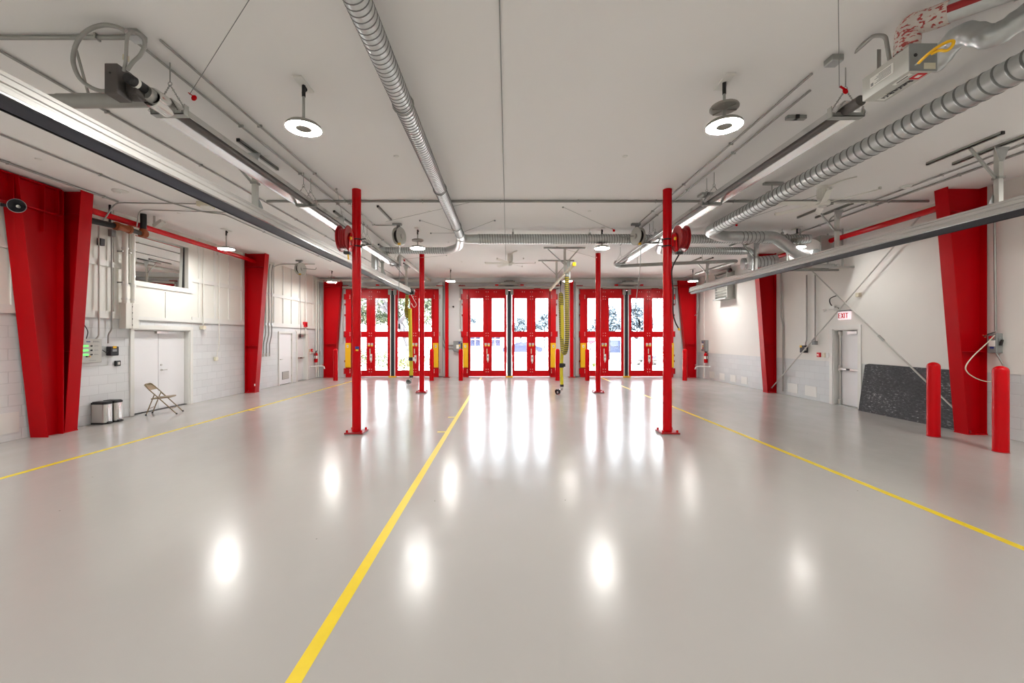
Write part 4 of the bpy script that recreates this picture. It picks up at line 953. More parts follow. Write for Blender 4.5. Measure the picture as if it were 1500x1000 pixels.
# ================================================================== CEILING FANS
def fan(x, y, rot, label):
    o = thing('ceiling_fan', (x, y, ZC), label, 'ceiling fan', 'six-blade ceiling fans')
    MB().lathe([(0.085, ZC-0.02), (0.10, ZC), ], (x, y, 0), n=24).build('canopy', 'offwhite', o)
    k = MB().lathe([(0.055, 4.38), (0.085, 4.40), (0.088, ZC-0.02)], (x, y, 0), n=24)
    for a in range(16): k.bar((x+0.089*math.cos(a*PI/8), y+0.089*math.sin(a*PI/8), 4.44), (x+0.089*math.cos(a*PI/8), y+0.089*math.sin(a*PI/8), 4.6), 0.01, 0.01)
    k.build('motor_housing', 'offwhite', o)
    MB().lathe([(0.05, 4.285), (0.11, 4.30), (0.12, 4.33), (0.11, 4.37), (0.05, 4.385)], (x, y, 0), n=24).build('hub', 'offwhite', o)
    MB().lathe([(0.03, 4.25), (0.06, 4.26), (0.065, 4.285)], (x, y, 0), n=20).build('hub_cap', 'white', o)
    for i in range(6):
        a = rot + i*PI/3; d = V(math.cos(a), math.sin(a), 0); w = V(-math.sin(a), math.cos(a), 0)
        p0 = V(x, y, 4.335) + d*0.09; p1 = V(x, y, 4.345) + d*0.84; m = MB()
        for e0, e1 in ((0.055, 0.045),):
            tl = 0.018
            vs = [p0+w*e0+V(0,0,tl), p0-w*e0-V(0,0,tl), p1-w*e1-V(0,0,tl), p1+w*e1+V(0,0,tl)]
            vs += [v + V(0,0,-0.008) for v in vs]
            m.add(vs, [(0,1,2,3),(7,6,5,4),(0,4,5,1),(1,5,6,2),(2,6,7,3),(3,7,4,0)])
        bl_ = m.build('blade', 'offwhite', o)
        MB().cbox(p1 + V(0,0,0.012), 0.03, 0.03, 0.04).build('blade_tip', 'lightgrey', bl_)
    k = MB().tube(spline([(x+0.02, y-0.08, ZC-0.04), (x+0.1, y-0.32, ZC-0.012), (x+0.22, y-0.5, ZC-0.008)], 6), 0.012, 6); k.build('feed_cable', 'offwhite', o)
    return o
fan(5.95, 7.8, -1.06, 'large cream ceiling fan beside the thick spiral duct')
fan(0.17, 14.0, -1.06, 'distant cream ceiling fan beyond the cross duct')

# ================================================================== CONDUITS ON THE CEILING
def run(name, pts, r, label, cat='conduit', m='conduit', group='ceiling conduit runs', clips=True, rad=0.12):
    pts = [Vector(p) for p in pts]
    for p in pts:
        if p.z > ZC - r - 0.004 and m != 'x': p.z = min(p.z, ZC - r - 0.004)
    o = thing(name, pts[0], label, cat, group)
    MB().tube(bend(pts, rad, 4) if len(pts) > 2 else pts, r, 8).build('pipe', m, o)
    if clips:
        k = MB()
        for a, b in zip(pts[:-1], pts[1:]):
            L = (b-a).length; d = (b-a).normalized(); nn = int(L/1.6)
            for i in range(1, nn+1):
                p = a + d*(i*1.6)
                if abs(d.z) < 0.3 and p.z > ZC-0.2: k.box(p.x-0.03 if abs(d.y) > 0.5 else p.x-0.008, p.x+0.03 if abs(d.y) > 0.5 else p.x+0.008, p.y-0.008 if abs(d.y) > 0.5 else p.y-0.03, p.y+0.008 if abs(d.y) > 0.5 else p.y+0.03, p.z-r-0.003, ZC-0.001)
        if k.v: k.build('clips', 'galvdull', o)
    return o
zc = ZC - 0.02
run('conduit', [(-3.27, 3.95, zc), (-3.27, 10.4, zc), (-2.7, 10.4, zc)], 0.012, 'thin ceiling conduit from the left heater junction box to the cord reel')
run('conduit', [(-3.52, 3.95, zc), (-3.52, 13.5, zc)], 0.012, 'thin ceiling conduit running just above the left heater')
run('conduit', [(3.28, 4.45, zc), (3.28, 10.4, zc)], 0.012, 'thin ceiling conduit from the grey box to the cord reel by the right column')
run('conduit', [(3.48, 4.75, zc), (3.48, 12.6, zc)], 0.012, 'thin ceiling conduit running just above the right heater')
run('conduit', [(-4.97, 2.0, zc), (-4.97, 8.3, zc), (-4.97, 18.5, zc)], 0.014, 'thin ceiling conduit between the left exhaust rail and the heater pipe')
run('conduit', [(-7.0, 4.0, zc), (-7.0, 8.55, zc), (-6.75, 9.3, zc), (-6.4, 9.45, zc), (-6.4, 15.3, zc)], 0.014, 'thin ceiling conduit with a kink, passing the beige ceiling horn')
run('conduit', [(-8.0, 3.5, zc), (-8.0, 8.6, zc)], 0.02, 'ceiling conduit running to the top of the column beside the step bins')
run('conduit', [(-4.9, 8.56, zc), (8.7, 8.56, zc)], 0.024, 'long grey conduit crossing the whole ceiling past the two near pipe columns')
run('conduit', [(XL+0.1, 3.9, zc-0.01), (-3.5, 3.9, zc-0.01)], 0.02, 'grey conduit crossing the ceiling to the left heater junction box')
run('conduit', [(7.55, 4.0, zc), (7.55, 9.6, zc), (7.9, 10.2, zc)], 0.014, 'ceiling conduit past the smoke detector on the side of the fan', rad=0.3)
run('conduit', [(7.85, 4.0, zc), (7.85, 12.0, zc)], 0.018, 'ceiling conduit nearest to the wall with the EXIT sign')
run('conduit', [(8.3, 15.0, 4.6), (8.3, 19.45, 4.6), (2.8, 19.45, 4.6)], 0.035, 'pale pipe at the ceiling corner above the truck door', m='lightgrey', clips=False)
run('conduit', [(-2.5, 19.5, 4.42), (3.3, 19.5, 4.42)], 0.03, 'pale conduit across the wall above the middle bay door', m='lightgrey', clips=False)
for p, lab in (((-3.44, 3.88, ZC-0.031), 'grey junction box on the ceiling above the left heater burner'), ((3.33, 4.22, ZC-0.031), 'grey junction box on the ceiling beside the right heater box burner')):
    o = thing('junction_box', p, lab, 'junction box', 'ceiling junction boxes')
    MB().cbox(p, 0.12, 0.12, 0.06).build('body', 'galvdull', o, bevel=0.006); MB().cbox((p[0], p[1], p[2]-0.033), 0.11, 0.11, 0.006).build('cover', 'galv', o)
# ceiling channels lying alone
for x, y0, y1, lab in ((-2.72, 8.9, 9.9, 'short dark ceiling channel behind the blue-tagged column'), (3.72, 5.3, 5.36, 'short dark ceiling channel between right heater and thick duct'), (3.95, 8.1, 8.3, 'short dark ceiling channel beside the far part of the right heater')):
    o = thing('ceiling_channel', (x, y0, ZC), lab, 'channel', 'loose ceiling channels')
    q = MB().box(x-0.022, x+0.022, y0, y1, ZC-0.045, ZC-0.032); q.box(x-0.022, x-0.012, y0, y1, ZC-0.045, ZC); q.box(x+0.012, x+0.022, y0, y1, ZC-0.045, ZC)
    if y1-y0 < 0.4: q.box(x-0.12, x+0.12, y0, y1, ZC-0.045, ZC)
    q.build('channel', 'galvdull', o); MB().cbox((x, y0-0.006, ZC-0.022), 0.044, 0.012, 0.044).build('cap', 'black', o)
# thin cables
def wire(p, q, label, tagat=None):
    p, q = Vector(p), Vector(q); p.z = ZC-0.006; o = thing('wire', p, label, 'wire', 'thin ceiling wires')
    MB().tube([p, q], 0.0035, 5).build('strand', 'greybox', o)
    MB().cyl((p.x, p.y, ZC-0.022), (p.x, p.y, ZC-0.001), 0.02, 8).build('anchor', 'galvdull', o)
    if tagat is not None:
        c = q + V(0.02, -0.01, -0.02)
        k = MB(); k.sphere(c + V(0.035, 0, -0.02), 0.03, 10, 8, (1.0, 0.25, 1.0)); k.bar(c + V(-0.02, 0, 0.03), c + V(0.04, 0, -0.01), 0.02, 0.008); k.build('red_tag', 'red', o)
    return o
wire((-2.04, 3.4, ZC), (-3.26, 4.3, 4.32), 'thin wire with red tag at the left heater burner bracket', 1)
wire((-3.2, 7.9, ZC), (-3.55, 9.25, 4.22), 'thin wire with red tag beside the blue-tagged column', 1)
wire((2.76, 3.45, ZC), (3.45, 4.3, 4.39), 'thin hanging wire with red tag at the right heater bracket', 1)
wire((1.25, 9.0, ZC), (2.45, 9.6, 4.33), 'thin wire with red tag left of the hose-reel column', 1)
wire((6.2, 8.2, ZC), (5.05, 9.2, 4.35), 'thin wire with red tag right of the red hose reel', 1)
wire((-2.0, 14.2, ZC), (-3.2, 13.0, 4.28), 'thin wire with red tag at the far end of the left heater', 1)
wire((1.6, 12.9, ZC), (2.72, 12.6, 4.26), 'thin wire with red tag at the far end of the right heater', 1)
wire((-0.6, 8.6, ZC), (-2.75, 9.6, 4.5), 'thin bare wire between middle duct and the blue-tagged column')
o = thing('wire', (-0.06, 2.0, ZC), 'long thin cable running along the ceiling beside the middle duct', 'wire', 'thin ceiling wires')
MB().tube([(-0.06, 1.5, ZC-0.012), (0.02, 15.0, ZC-0.012)], 0.006, 6).build('strand', 'greybox', o)
for x, y, lab in ((-2.0, 10.2, 'short stay wires at the elbow of the middle duct'),):
    o = thing('wire', (x, y, ZC), lab, 'wire', 'thin ceiling wires')
    k = MB()
    for p in ((-2.05, 10.0), (-0.25, 10.0), (-2.0, 11.2)): k.tube([(p[0], p[1], ZC-0.006), (-1.13, 10.6, HD+0.1)], 0.004, 5); k.cyl((p[0], p[1], ZC-0.03), (p[0], p[1], ZC-0.001), 0.02, 8)
    k.build('strand', 'greybox', o)

# sprinkler caps and detectors
sc0 = None
caps = [(-1.7, 6.5), (1.87, 6.5), (-3.72, 6.5), (-1.68, 9.3), (1.88, 9.3), (-7.4, 9.45), (-7.4, 6.6), (-1.6, 15.4), (-1.66, 12.3), (5.6, 12.4), (-5.5, 12.3), (-3.66, 9.35), (1.9, 15.4)]
for i, (x, y) in enumerate(caps):
    lab = 'small round white sprinkler cover plate on the ceiling'
    if i == 0:
        sc0 = MB().lathe([(0.001, ZC-0.014), (0.03, ZC-0.014), (0.042, ZC-0.006), (0.042, ZC)], (x, y, 0), n=20, caps=False).build('sprinkler_cover', 'white', origin=(x, y, ZC)); sc0.location.z = ZC + 0.001; tag(sc0, lab, 'sprinkler cover', 'round sprinkler covers')
    else:
        c = sc0.copy(); COL.objects.link(c); c.location = (x, y, ZC + 0.001)
def detector(x, y, label):
    o = thing('smoke_detector', (x, y, ZC), label, 'smoke detector', 'ceiling smoke detectors')
    MB().lathe([(0.05, ZC-0.05), (0.06, ZC-0.035), (0.075, ZC-0.025), (0.08, ZC)], (x, y, 0), n=24).build('head', 'white', o)
    MB().lathe([(0.12, ZC-0.012), (0.125, ZC)], (x+0.05, y+0.02, 0), n=24).build('base_plate', 'white', o)
detector(-7.46, 8.0, 'white smoke detector on the ceiling before the horn-side column'); detector(7.47, 7.75, 'white smoke detector on the ceiling near the big fan')
o = thing('ceiling_horn', (-6.25, 8.7, ZC), 'beige ceiling sounder at the end of two conduits', 'alarm horn')
MB().cbox((-6.27, 8.72, ZC-0.05), 0.24, 0.24, 0.1).build('back_box', 'cream', o, bevel=0.01); MB().lathe([(0.06, ZC-0.16), (0.11, ZC-0.13), (0.11, ZC-0.1)], (-6.22, 8.68, 0), n=24).build('sounder', 'offwhite', o)
run('conduit', [(-8.15, 8.45, 4.2), (-8.05, 8.6, ZC-0.04), (-6.37, 8.68, ZC-0.04)], 0.014, 'upper grey conduit feeding the beige ceiling sounder', clips=False)
run('conduit', [(-8.05, 9.1, 4.25), (-8.0, 9.1, ZC-0.03), (-6.0, 9.3, ZC-0.03)], 0.012, 'lower grey conduit below the beige ceiling sounder', clips=False)

# ================================================================== LEFT WALL EQUIPMENT
o = thing('sprinkler_main', (-8.35, 9, 4.25), 'black sprinkler pipe with orange couplings above the reflective window', 'pipe')
MB().tube([(-8.5, 8.2, 4.2), (-8.36, 8.95, 4.22)], 0.06, 16).build('pipe', 'black', o)
MB().tube([(-8.36, 8.9, 4.22), (-8.33, 9.22, 4.22)], 0.075, 16).build('coupling', 'brown', o)
for p in ((-8.36, 8.93, 4.22), (-8.33, 9.2, 4.22)): MB().tube([p, (p[0]+0.006, p[1]+0.05, p[2])], 0.09, 16).build('flange_ring', 'brown', o)
MB().tube([(-8.33, 9.2, 4.22), (-8.28, 9.5, 4.2)], 0.05, 16).build('pipe', 'steeltube', o)
MB().tube([(-8.28, 9.46, 4.2), (-8.265, 9.58, 4.2)], 0.085, 16).build('elbow_coupling', 'brown', o); MB().tube([(-8.27, 9.52, 4.2), (-8.27, 9.52, 4.3)], 0.075, 16).build('elbow_coupling', 'brown', o)
MB().tube([(-8.27, 9.52, 4.3), (-8.27, 9.52, ZC)], 0.06, 16).build('riser', 'black', o)
MB().box(-8.43, -8.4, 8.85, 8.88, 4.22, ZC).build('pipe_hanger', 'black', o)
o = thing('paging_speaker', (-8.1, 9.75, 4.4), 'small white horn speaker beside the black riser pipe', 'speaker')
MB().prism([(-8.14, 4.44), (-8.10, 4.36), (-7.92, 4.5), (-7.95, 4.56)], 9.6, 9.72).build('horn', 'lightgrey', o, bevel=0.006); MB().bar((-8.14, 9.66, 4.42), (-8.14, 9.66, ZC), 0.03, 0.03).build('bracket', 'lightgrey', o)
for i, (y, r, lab) in enumerate(((9.42, 0.055, 'thick white conduit entering the wall cabinet, nearer the column'), (9.62, 0.045, 'thick white conduit entering the wall cabinet, nearer the window'))):
    o = thing('wall_conduit', (XL+0.12, y, 2.6), lab, 'conduit', 'white wall conduits')
    MB().tube(bend([(XL+0.12, y, 2.6), (XL+0.12, y, 4.25), (XL-0.05, y+0.12, 4.4)], 0.22, 6), r, 14).build('pipe', 'offwhite', o)
    k = MB()
    for z in (2.68, 3.0, 3.82): k.tube([(XL+0.12, y, z), (XL+0.12, y, z+0.04)], r+0.01, 14)
    k.build('coupling', 'white', o)
    k = MB()
    for z in (3.05, 3.75): k.box(XL, XL+0.14, y-0.08, y-0.055, z, z+0.03)
    k.build('strap', 'galvdull', o)
o = thing('wall_cabinet', (XL+0.08, 9.55, 2.3), 'tall narrow white electrical cabinet above the corner of the double door', 'cabinet')
MB().box(XL+0.01, XL+0.17, 9.39, 9.72, 2.03, 2.62).build('body', 'offwhite', o, bevel=0.004); MB().box(XL+0.17, XL+0.178, 9.55, 9.71, 2.04, 2.61).build('door', 'offwhite', o)
k = MB()
for z in (2.1, 2.24, 2.38, 2.52): k.box(XL+0.171, XL+0.18, 9.545, 9.552, z, z+0.03)
k.build('hinges', 'ink', o)
def wall_run(pts, r, label, group='wall conduit drops', m='offwhite', rad=0.08): return run('wall_conduit', pts, r, label, 'conduit', m, group, False, rad)
xw = XL + 0.065
wall_run([(xw, 8.87, 4.2), (xw, 8.87, 1.85), (xw-0.03, 8.8, 1.76)], 0.016, 'thin pale conduit dropping to the indicator panel', m='lightgrey')
wall_run([(xw, 9.16, 4.1), (xw, 9.16, 2.0), (xw, 9.08, 1.9), (xw, 9.08, 1.7)], 0.014, 'thin grey conduit dropping to the dark wall phone', m='conduit')
for p, lab in (((XL+0.06, 8.92, 3.87), 'small black box on the thin pale conduit beside the column'), ((XL+0.07, 9.16, 4.12), 'small dark box at the top of the grey conduit above the wall phone')):
    o = tag(MB().cbox(p, 0.09, 0.1, 0.15).build('conduit_box', 'greybox' if p[1] > 9 else 'ink', origin=p, bevel=0.006), lab, 'box')
o = thing('indicator_panel', (XL+0.04, 8.66, 1.55), 'pale wall panel with green lit displays beside the column', 'control panel')
MB().box(XL, XL+0.07, 8.42, 8.93, 1.30, 1.80).build('body', 'lightgrey', o, bevel=0.006)
for i, z in enumerate((1.65, 1.56, 1.47)):
    MB().box(XL+0.07, XL+0.075, 8.53, 8.64, z-0.02, z+0.02).build('green_display', 'green', o)
    MB().lathe([(0.016, 0), (0.016, 0.02)], (XL+0.07, 8.70, z), (1, 0, 0), 10).build('push_button', 'black', o)
    k = MB()
    for j in range(2): k.box(XL+0.07, XL+0.073, 8.77, 8.86-j*0.015, z-0.01+j*0.014, z-0.004+j*0.014)
    k.build('caption', 'greybox', o)
for y in (8.6, 8.66): MB().lathe([(0.014, 0), (0.014, 0.02)], (XL+0.07, y, 1.43), (1, 0, 0), 10).build('push_button', 'black' if y < 8.63 else 'yellow', o)
k = MB()
for j in range(2): k.box(XL+0.07, XL+0.073, 8.74, 8.88-j*0.02, 1.725+j*0.018, 1.735+j*0.018)
k.box(XL+0.07, XL+0.073, 8.66, 8.8, 1.345, 1.352); k.build('caption', 'greybox', o)
k = MB().box(XL+0.07, XL+0.073, 8.6, 8.68, 1.728, 1.748); k.build('blue_mark', 'blue', o)
MB().tube(spline([(XL+0.05, 8.62, 1.80), (XL+0.08, 8.62, 1.95), (XL+0.04, 8.58, 2.1), (XL+0.06, 8.5, 2.2)], 5), 0.008, 6).build('cable', 'black', o)
o = thing('wall_phone', (XL+0.06, 9.17, 1.52), 'dark grey wall phone box with yellow top label', 'phone')
MB().box(XL+0.01, XL+0.12, 9.08, 9.28, 1.43, 1.63).build('body', 'ink', o, bevel=0.012); MB().box(XL+0.12, XL+0.127, 9.13, 9.21, 1.59, 1.64).build('yellow_label', 'yellow', o); MB().box(XL+0.12, XL+0.125, 9.12, 9.22, 1.52, 1.57).build('grey_label', 'greybox', o)
MB().tube(spline([(XL+0.06, 9.08, 1.53), (XL+0.1, 9.0, 1.5), (XL+0.06, 8.95, 1.56)], 5), 0.006, 6).build('cord', 'black', o)
o = thing('card_reader', (XL+0.02, 9.34, 1.25), 'small black card reader on the block wall above the bins', 'card reader')
MB().box(XL, XL+0.045, 9.28, 9.41, 1.19, 1.31).build('body', 'black', o, bevel=0.01); MB().box(XL+0.045, XL+0.049, 9.32, 9.38, 1.22, 1.28).build('face', 'lightgrey', o)
wall_run([(xw, 11.95, 4.55), (xw, 11.95, 2.16)], 0.016, 'pale conduit dropping right of the double door to a small beige box')
o = tag(MB().cbox((XL+0.06, 11.93, 2.12), 0.1, 0.13, 0.11).build('conduit_box', 'cream', origin=(XL+0.06, 11.93, 2.12), bevel=0.006), 'small beige box just above the frame corner of the double door', 'box')
wall_run([(xw, 12.6, 4.4), (xw, 12.6, 1.55), (xw, 12.52, 1.4), (xw, 12.52, 1.25)], 0.014, 'thin pale conduit dropping to the outlet near the middle of the block wall')
o = tag(MB().cbox((XL+0.04, 12.5, 1.2), 0.07, 0.11, 0.11).build('outlet_box', 'cream', origin=(XL+0.04, 12.5, 1.2), bevel=0.006), 'small beige outlet box on the left block wall', 'outlet')
o = tag(MB().cbox((XL+0.04, 12.6, 4.38), 0.07, 0.1, 0.1).build('conduit_box', 'white', origin=(XL+0.04, 12.6, 4.38), bevel=0.006), 'small white box high on the boarded wall below the red strut', 'box')
o = tag(MB().cbox((-8.31, 13.82, 0.27), 0.025, 0.02, 0.07).build('column_tag', 'label', origin=(-8.31, 13.8, 0.27)), 'tiny white tag low on the red column beyond the double door', 'tag')
# row of six conduits beyond the second column
for i in range(6):
    y = 14.45 + i*0.2; yb = 14.62 + i*0.165
    o = wall_run([(XL+0.05, y + 0.1, 4.55), (XL+0.06, y, 4.3), (XL+0.06, y, 1.95), (XL+0.06, y-0.14, 1.6), (XL+0.06, y-0.14, 1.25)], 0.018,
        'one of six parallel grey conduits on the wall, ' + ('nearest the red column', 'second from the red column', 'third from the red column', 'fourth from the red column', 'fifth from the red column', 'beside the louvred door')[i], 'six parallel wall conduits', 'conduit')
    k = MB()
    for z in (3.42, 2.3): k.box(XL+0.045, XL+0.085, y-0.03, y+0.03, z, z+0.07)
    k.build('strap', 'galv', o); MB().tube([(XL+0.06, y-0.14, 1.16), (XL+0.06, y-0.14, 1.28)], 0.03, 10).build('end_fitting', 'steel', o)
run('conduit', [(XL+0.06, 15.6, 4.5), (-8.5, 15.75, ZC-0.03), (-7.2, 15.75, ZC-0.03)], 0.02, 'pale conduit bending from the wall row to the ceiling by the far cord reel', m='lightgrey', clips=False)
for i, (y, lab) in enumerate(((19.05, 'pale vertical conduit in the corner beside the fire extinguisher, nearer the room'), (19.25, 'pale vertical conduit in the corner beside the fire extinguisher, nearer the back wall'), (18.05, 'pale vertical conduit dropping between white exit door and extinguisher'))):
    wall_run([(XL+0.08, y, 0.05 if i < 2 else 1.3), (XL+0.08, y, 4.5)], 0.03 if i < 2 else 0.016, lab, 'corner wall conduits')
o = thing('alarm_box', (XL+0.05, 18.0, 2.42), 'red alarm box high above the white exit door', 'alarm box'); MB().cbox((XL+0.05, 18.05, 2.42), 0.1, 0.26, 0.22).build('body', 'exitred', o, bevel=0.008); MB().cbox((XL+0.105, 18.05, 2.42), 0.012, 0.12, 0.1).build('lens', 'darkred', o)
def extinguisher(x, y, s, label):
    o = thing('fire_extinguisher', (x, y, 0.75), label, 'fire extinguisher', 'fire extinguishers')
    MB().slathe([(0.0, 0.72), (0.07, 0.725), (0.078, 0.75), (0.078, 1.08), (0.06, 1.14), (0.025, 1.17), (0.025, 1.2)], (x, y, 0), n=20).build('cylinder', 'red', o)
    MB().bar((x, y-0.02, 1.22), (x, y+0.14, 1.25), 0.03, 0.03).cbox((x, y, 1.21), 0.05, 0.05, 0.04).build('valve_handle', 'black', o)
    MB().tube(spline([(x, y-0.03, 1.2), (x+s*0.03, y-0.12, 1.12), (x+s*0.02, y-0.11, 0.95), (x, y-0.1, 0.85)], 5), 0.014, 8).build('hose', 'black', o)
    MB().lathe([(0.0795, 0.9), (0.0795, 1.03)], (x, y, 0), n=20, caps=False).build('label_band', 'label', o)
    MB().bar((x-s*0.075, y, 0.95), (x-s*0.075, y, 1.15), 0.06, 0.03).cbox((x-s*0.085, y, 1.08), 0.03, 0.05, 0.05).build('wall_bracket', 'greybox', o)
extinguisher(XL+0.11, 18.95, 1, 'red fire extinguisher near the oak-tree door corner, left wall'); extinguisher(XR-0.11, 18.55, -1, 'red fire extinguisher near the truck door corner, below the control box')
o = thing('pull_station', (XL+0.03, 18.75, 1.3), 'small red manual call point above the fire extinguisher by the white exit door', 'call point'); MB().cbox((XL+0.045, 18.7, 1.28), 0.05, 0.12, 0.14).build('body', 'exitred', o, bevel=0.006); MB().cbox((XL+0.072, 18.7, 1.28), 0.008, 0.07, 0.03).build('handle', 'label', o)
o = tag(MB().cbox((XL+0.045, 18.45, 1.28), 0.05, 0.1, 0.13).build('switch_plate', 'cream', origin=(XL+0.045, 18.45, 1.28), bevel=0.006), 'small cream switch between the white exit door and the red call point', 'switch')
def standpipe(x, s, y, label):
    o = thing('wall_hydrant', (x, y, 0.55), label, 'tap', 'wall tap stubs')
    MB().tube(bend([(x, y, 0.56), (x+s*0.5, y, 0.58), (x+s*0.62, y, 0.56), (x+s*0.66, y, 0.45)], 0.05), 0.028, 10).build('pipe', 'white', o)
    MB().tube([V(x+s*0.6, y, 0.64) + V(0.05*math.cos(a), 0.05*math.sin(a), 0) for a in [j*PI/6 for j in range(12)]], 0.012, 6, closed=True).build('hand_wheel', 'red' if s > 0 else 'lightgrey', o); MB().cyl((x+s*0.6, y, 0.56), (x+s*0.6, y, 0.64), 0.01, 8).build('spindle', 'galvdull', o)
standpipe(XL, 1, 18.6, 'white pipe stub with red handwheel below the extinguisher by the exit door'); standpipe(XR, -1, 18.4, 'white pipe stub with tap below the control box by the truck door')
# horn loudspeaker near the portal frame
o = thing('horn_loudspeaker', (-8.2, 6.95, 4.03), 'grey horn loudspeaker in front of the red portal frame', 'loudspeaker')
ax = V(0.55, -0.8, -0.05)
MB().lathe([(0.035, -0.22), (0.045, -0.12), (0.06, -0.06), (0.085, -0.01), (0.112, 0.02), (0.116, 0.026), (0.108, 0.026)], (-8.2, 7.0, 4.03), ax, 28, caps=False).build('horn', 'greybox', o)
MB().lathe([(0.108, 0.024), (0.075, -0.02), (0.05, -0.06), (0.001, -0.08)], (-8.2, 7.0, 4.03), ax, 28, caps=False).build('horn_mouth', 'ink', o)
MB().lathe([(0.001, 0.0), (0.018, -0.005), (0.026, -0.03), (0.02, -0.09)], (-8.2, 7.0, 4.03), ax, 16, caps=False).build('driver_plug', 'label', o)
MB().bar((-8.3, 7.08, 4.04), (-8.5, 7.02, 4.06), 0.03, 0.05).cbox((-8.36, 7.12, 4.04), 0.08, 0.08, 0.08).build('bracket', 'ink', o)

# ================================================================== RIGHT WALL EQUIPMENT
o = thing('exit_sign', (XR-0.03, 11.03, 2.42), 'lit white sign with red letters EXIT above the door', 'exit sign')
MB().box(XR-0.07, XR-0.02, 10.86, 11.24, 2.31, 2.52).build('body', 'signwhite', o, bevel=0.006); MB().box(XR-0.085, XR-0.012, 10.85, 11.25, 2.52, 2.56).build('canopy', 'greybox', o)
k = MB(); xs_ = XR-0.076
def stroke(y0, z0, y1, z1, w=0.02): k.bar((xs_, y0, z0), (xs_, y1, z1), 0.006, w, (1, 0, 0))
zb_, zt_ = 2.345, 2.485; yE = 11.205
stroke(yE, zb_, yE, zt_, 0.024)
for z in (zb_+0.01, (zb_+zt_)/2, zt_-0.01): stroke(yE, z, yE-0.06, z)
k.build('letter_e', 'exitred', o); k = MB(); stroke(11.12, zb_, 11.05, zt_, 0.024); stroke(11.05, zb_, 11.12, zt_, 0.024); k.build('letter_x', 'exitred', o)
k = MB(); stroke(11.015, zb_, 11.015, zt_, 0.026); k.build('letter_i', 'exitred', o)
k = MB(); stroke(10.94, zb_, 10.94, zt_, 0.026); stroke(10.985, zt_-0.01, 10.895, zt_-0.01); k.build('letter_t', 'exitred', o)
o = thing('emergency_lamp', (XR-0.05, 11.55, 2.6), 'small white emergency lamp pair above the EXIT sign', 'emergency light'); MB().cbox((XR-0.05, 11.45, 2.66), 0.08, 0.2, 0.1).build('body', 'white', o, bevel=0.01)
for y in (11.3, 11.68): MB().lathe([(0.03, 0), (0.05, 0.05), (0.05, 0.07)], (XR-0.05, y, 2.62), (-0.7, 0.4*(1 if y > 11.5 else -1), -0.3), 14).build('lamp_head', 'white', o)
MB().tube(spline([(XR-0.04, 11.25, 2.62), (XR-0.08, 11.45, 2.72), (XR-0.08, 11.5, 2.9), (XR-0.04, 11.3, 2.98)], 6), 0.014, 8).build('flexible_feed', 'black', o)
o = tag(MB().cbox((XR-0.06, 10.6, 2.92), 0.08, 0.1, 0.1).build('conduit_box', 'cream', origin=(XR-0.06, 10.6, 2.92), bevel=0.006), 'small cream box on the wall just right above the EXIT sign', 'box')
wall_run([(XR-0.06, 12.42, 3.7), (XR-0.06, 12.42, 1.75), (XR-0.06, 12.46, 1.68), (XR-0.06, 12.46, 1.6)], 0.018, 'grey conduit dropping to the dark phone box beside the exit door', m='conduit')
wall_run([(XR-0.06, 12.08, 3.7), (XR-0.06, 12.08, 1.72)], 0.018, 'grey conduit dropping to the small switch box beside the exit door', m='conduit')
o = thing('wall_phone', (XR-0.06, 12.52, 1.5), 'dark grey wall phone box with yellow label beside the exit door', 'phone'); MB().box(XR-0.13, XR-0.01, 12.42, 12.62, 1.38, 1.6).build('body', 'ink', o, bevel=0.012); MB().cbox((XR-0.135, 12.56, 1.57), 0.01, 0.08, 0.06).build('yellow_label', 'yellow', o); MB().cbox((XR-0.1, 12.41, 1.5), 0.05, 0.012, 0.1).build('grey_label', 'lightgrey', o)
o = tag(MB().cbox((XR-0.05, 12.1, 1.68), 0.1, 0.12, 0.11).build('switch_box', 'greybox', origin=(XR-0.05, 12.1, 1.68), bevel=0.006), 'small grey switch box above the red call point beside the exit door', 'switch')
o = thing('pull_station', (XR-0.03, 11.95, 1.33), 'small red manual call point beside the exit door frame', 'call point'); MB().cbox((XR-0.04, 11.96, 1.34), 0.06, 0.11, 0.13).build('body', 'exitred', o, bevel=0.006); MB().cbox((XR-0.073, 11.96, 1.34), 0.008, 0.06, 0.03).build('handle', 'label', o)
for y, lab in ((11.79, 'cream switch plate between the red call point and the exit door'), (11.66, 'white switch plate touching the exit door frame')):
    o = tag(MB().cbox((XR-0.025, y, 1.34), 0.03, 0.1, 0.13).build('switch_plate', 'cream' if y > 11.7 else 'white', origin=(XR-0.025, y, 1.34), bevel=0.005), lab, 'switch')
wall_run([(XR-0.08, 13.55, 4.3), (XR-0.08, 13.55, 2.6), (XR-0.06, 13.48, 2.2), (XR-0.06, 13.48, 0.1)], 0.022, 'grey conduit dropping down the wall right beside the farther red column', m='conduit')
# black board leaning on the wall
o = thing('black_board', (8.9, 9.25, 0), 'large scuffed black board leaning against the right wall behind a bollard', 'board')
bx0, bx1 = 8.87, 8.985
MB().add([(bx0, 8.06, 0.0), (bx0, 10.46, 0.0), (bx1, 10.40, 1.15), (bx1, 10.30, 1.18), (bx1, 8.06, 1.17),
          (bx0+0.018, 8.06, 0.002), (bx0+0.018, 10.46, 0.002), (bx1+0.018, 10.40, 1.152), (bx1+0.018, 10.30, 1.182), (bx1+0.018, 8.06, 1.172)],
         [(0,1,2,3,4),(9,8,7,6,5),(0,5,6,1),(1,6,7,2),(2,7,8,3),(3,8,9,4),(4,9,5,0)]).build('sheet', 'board', o)
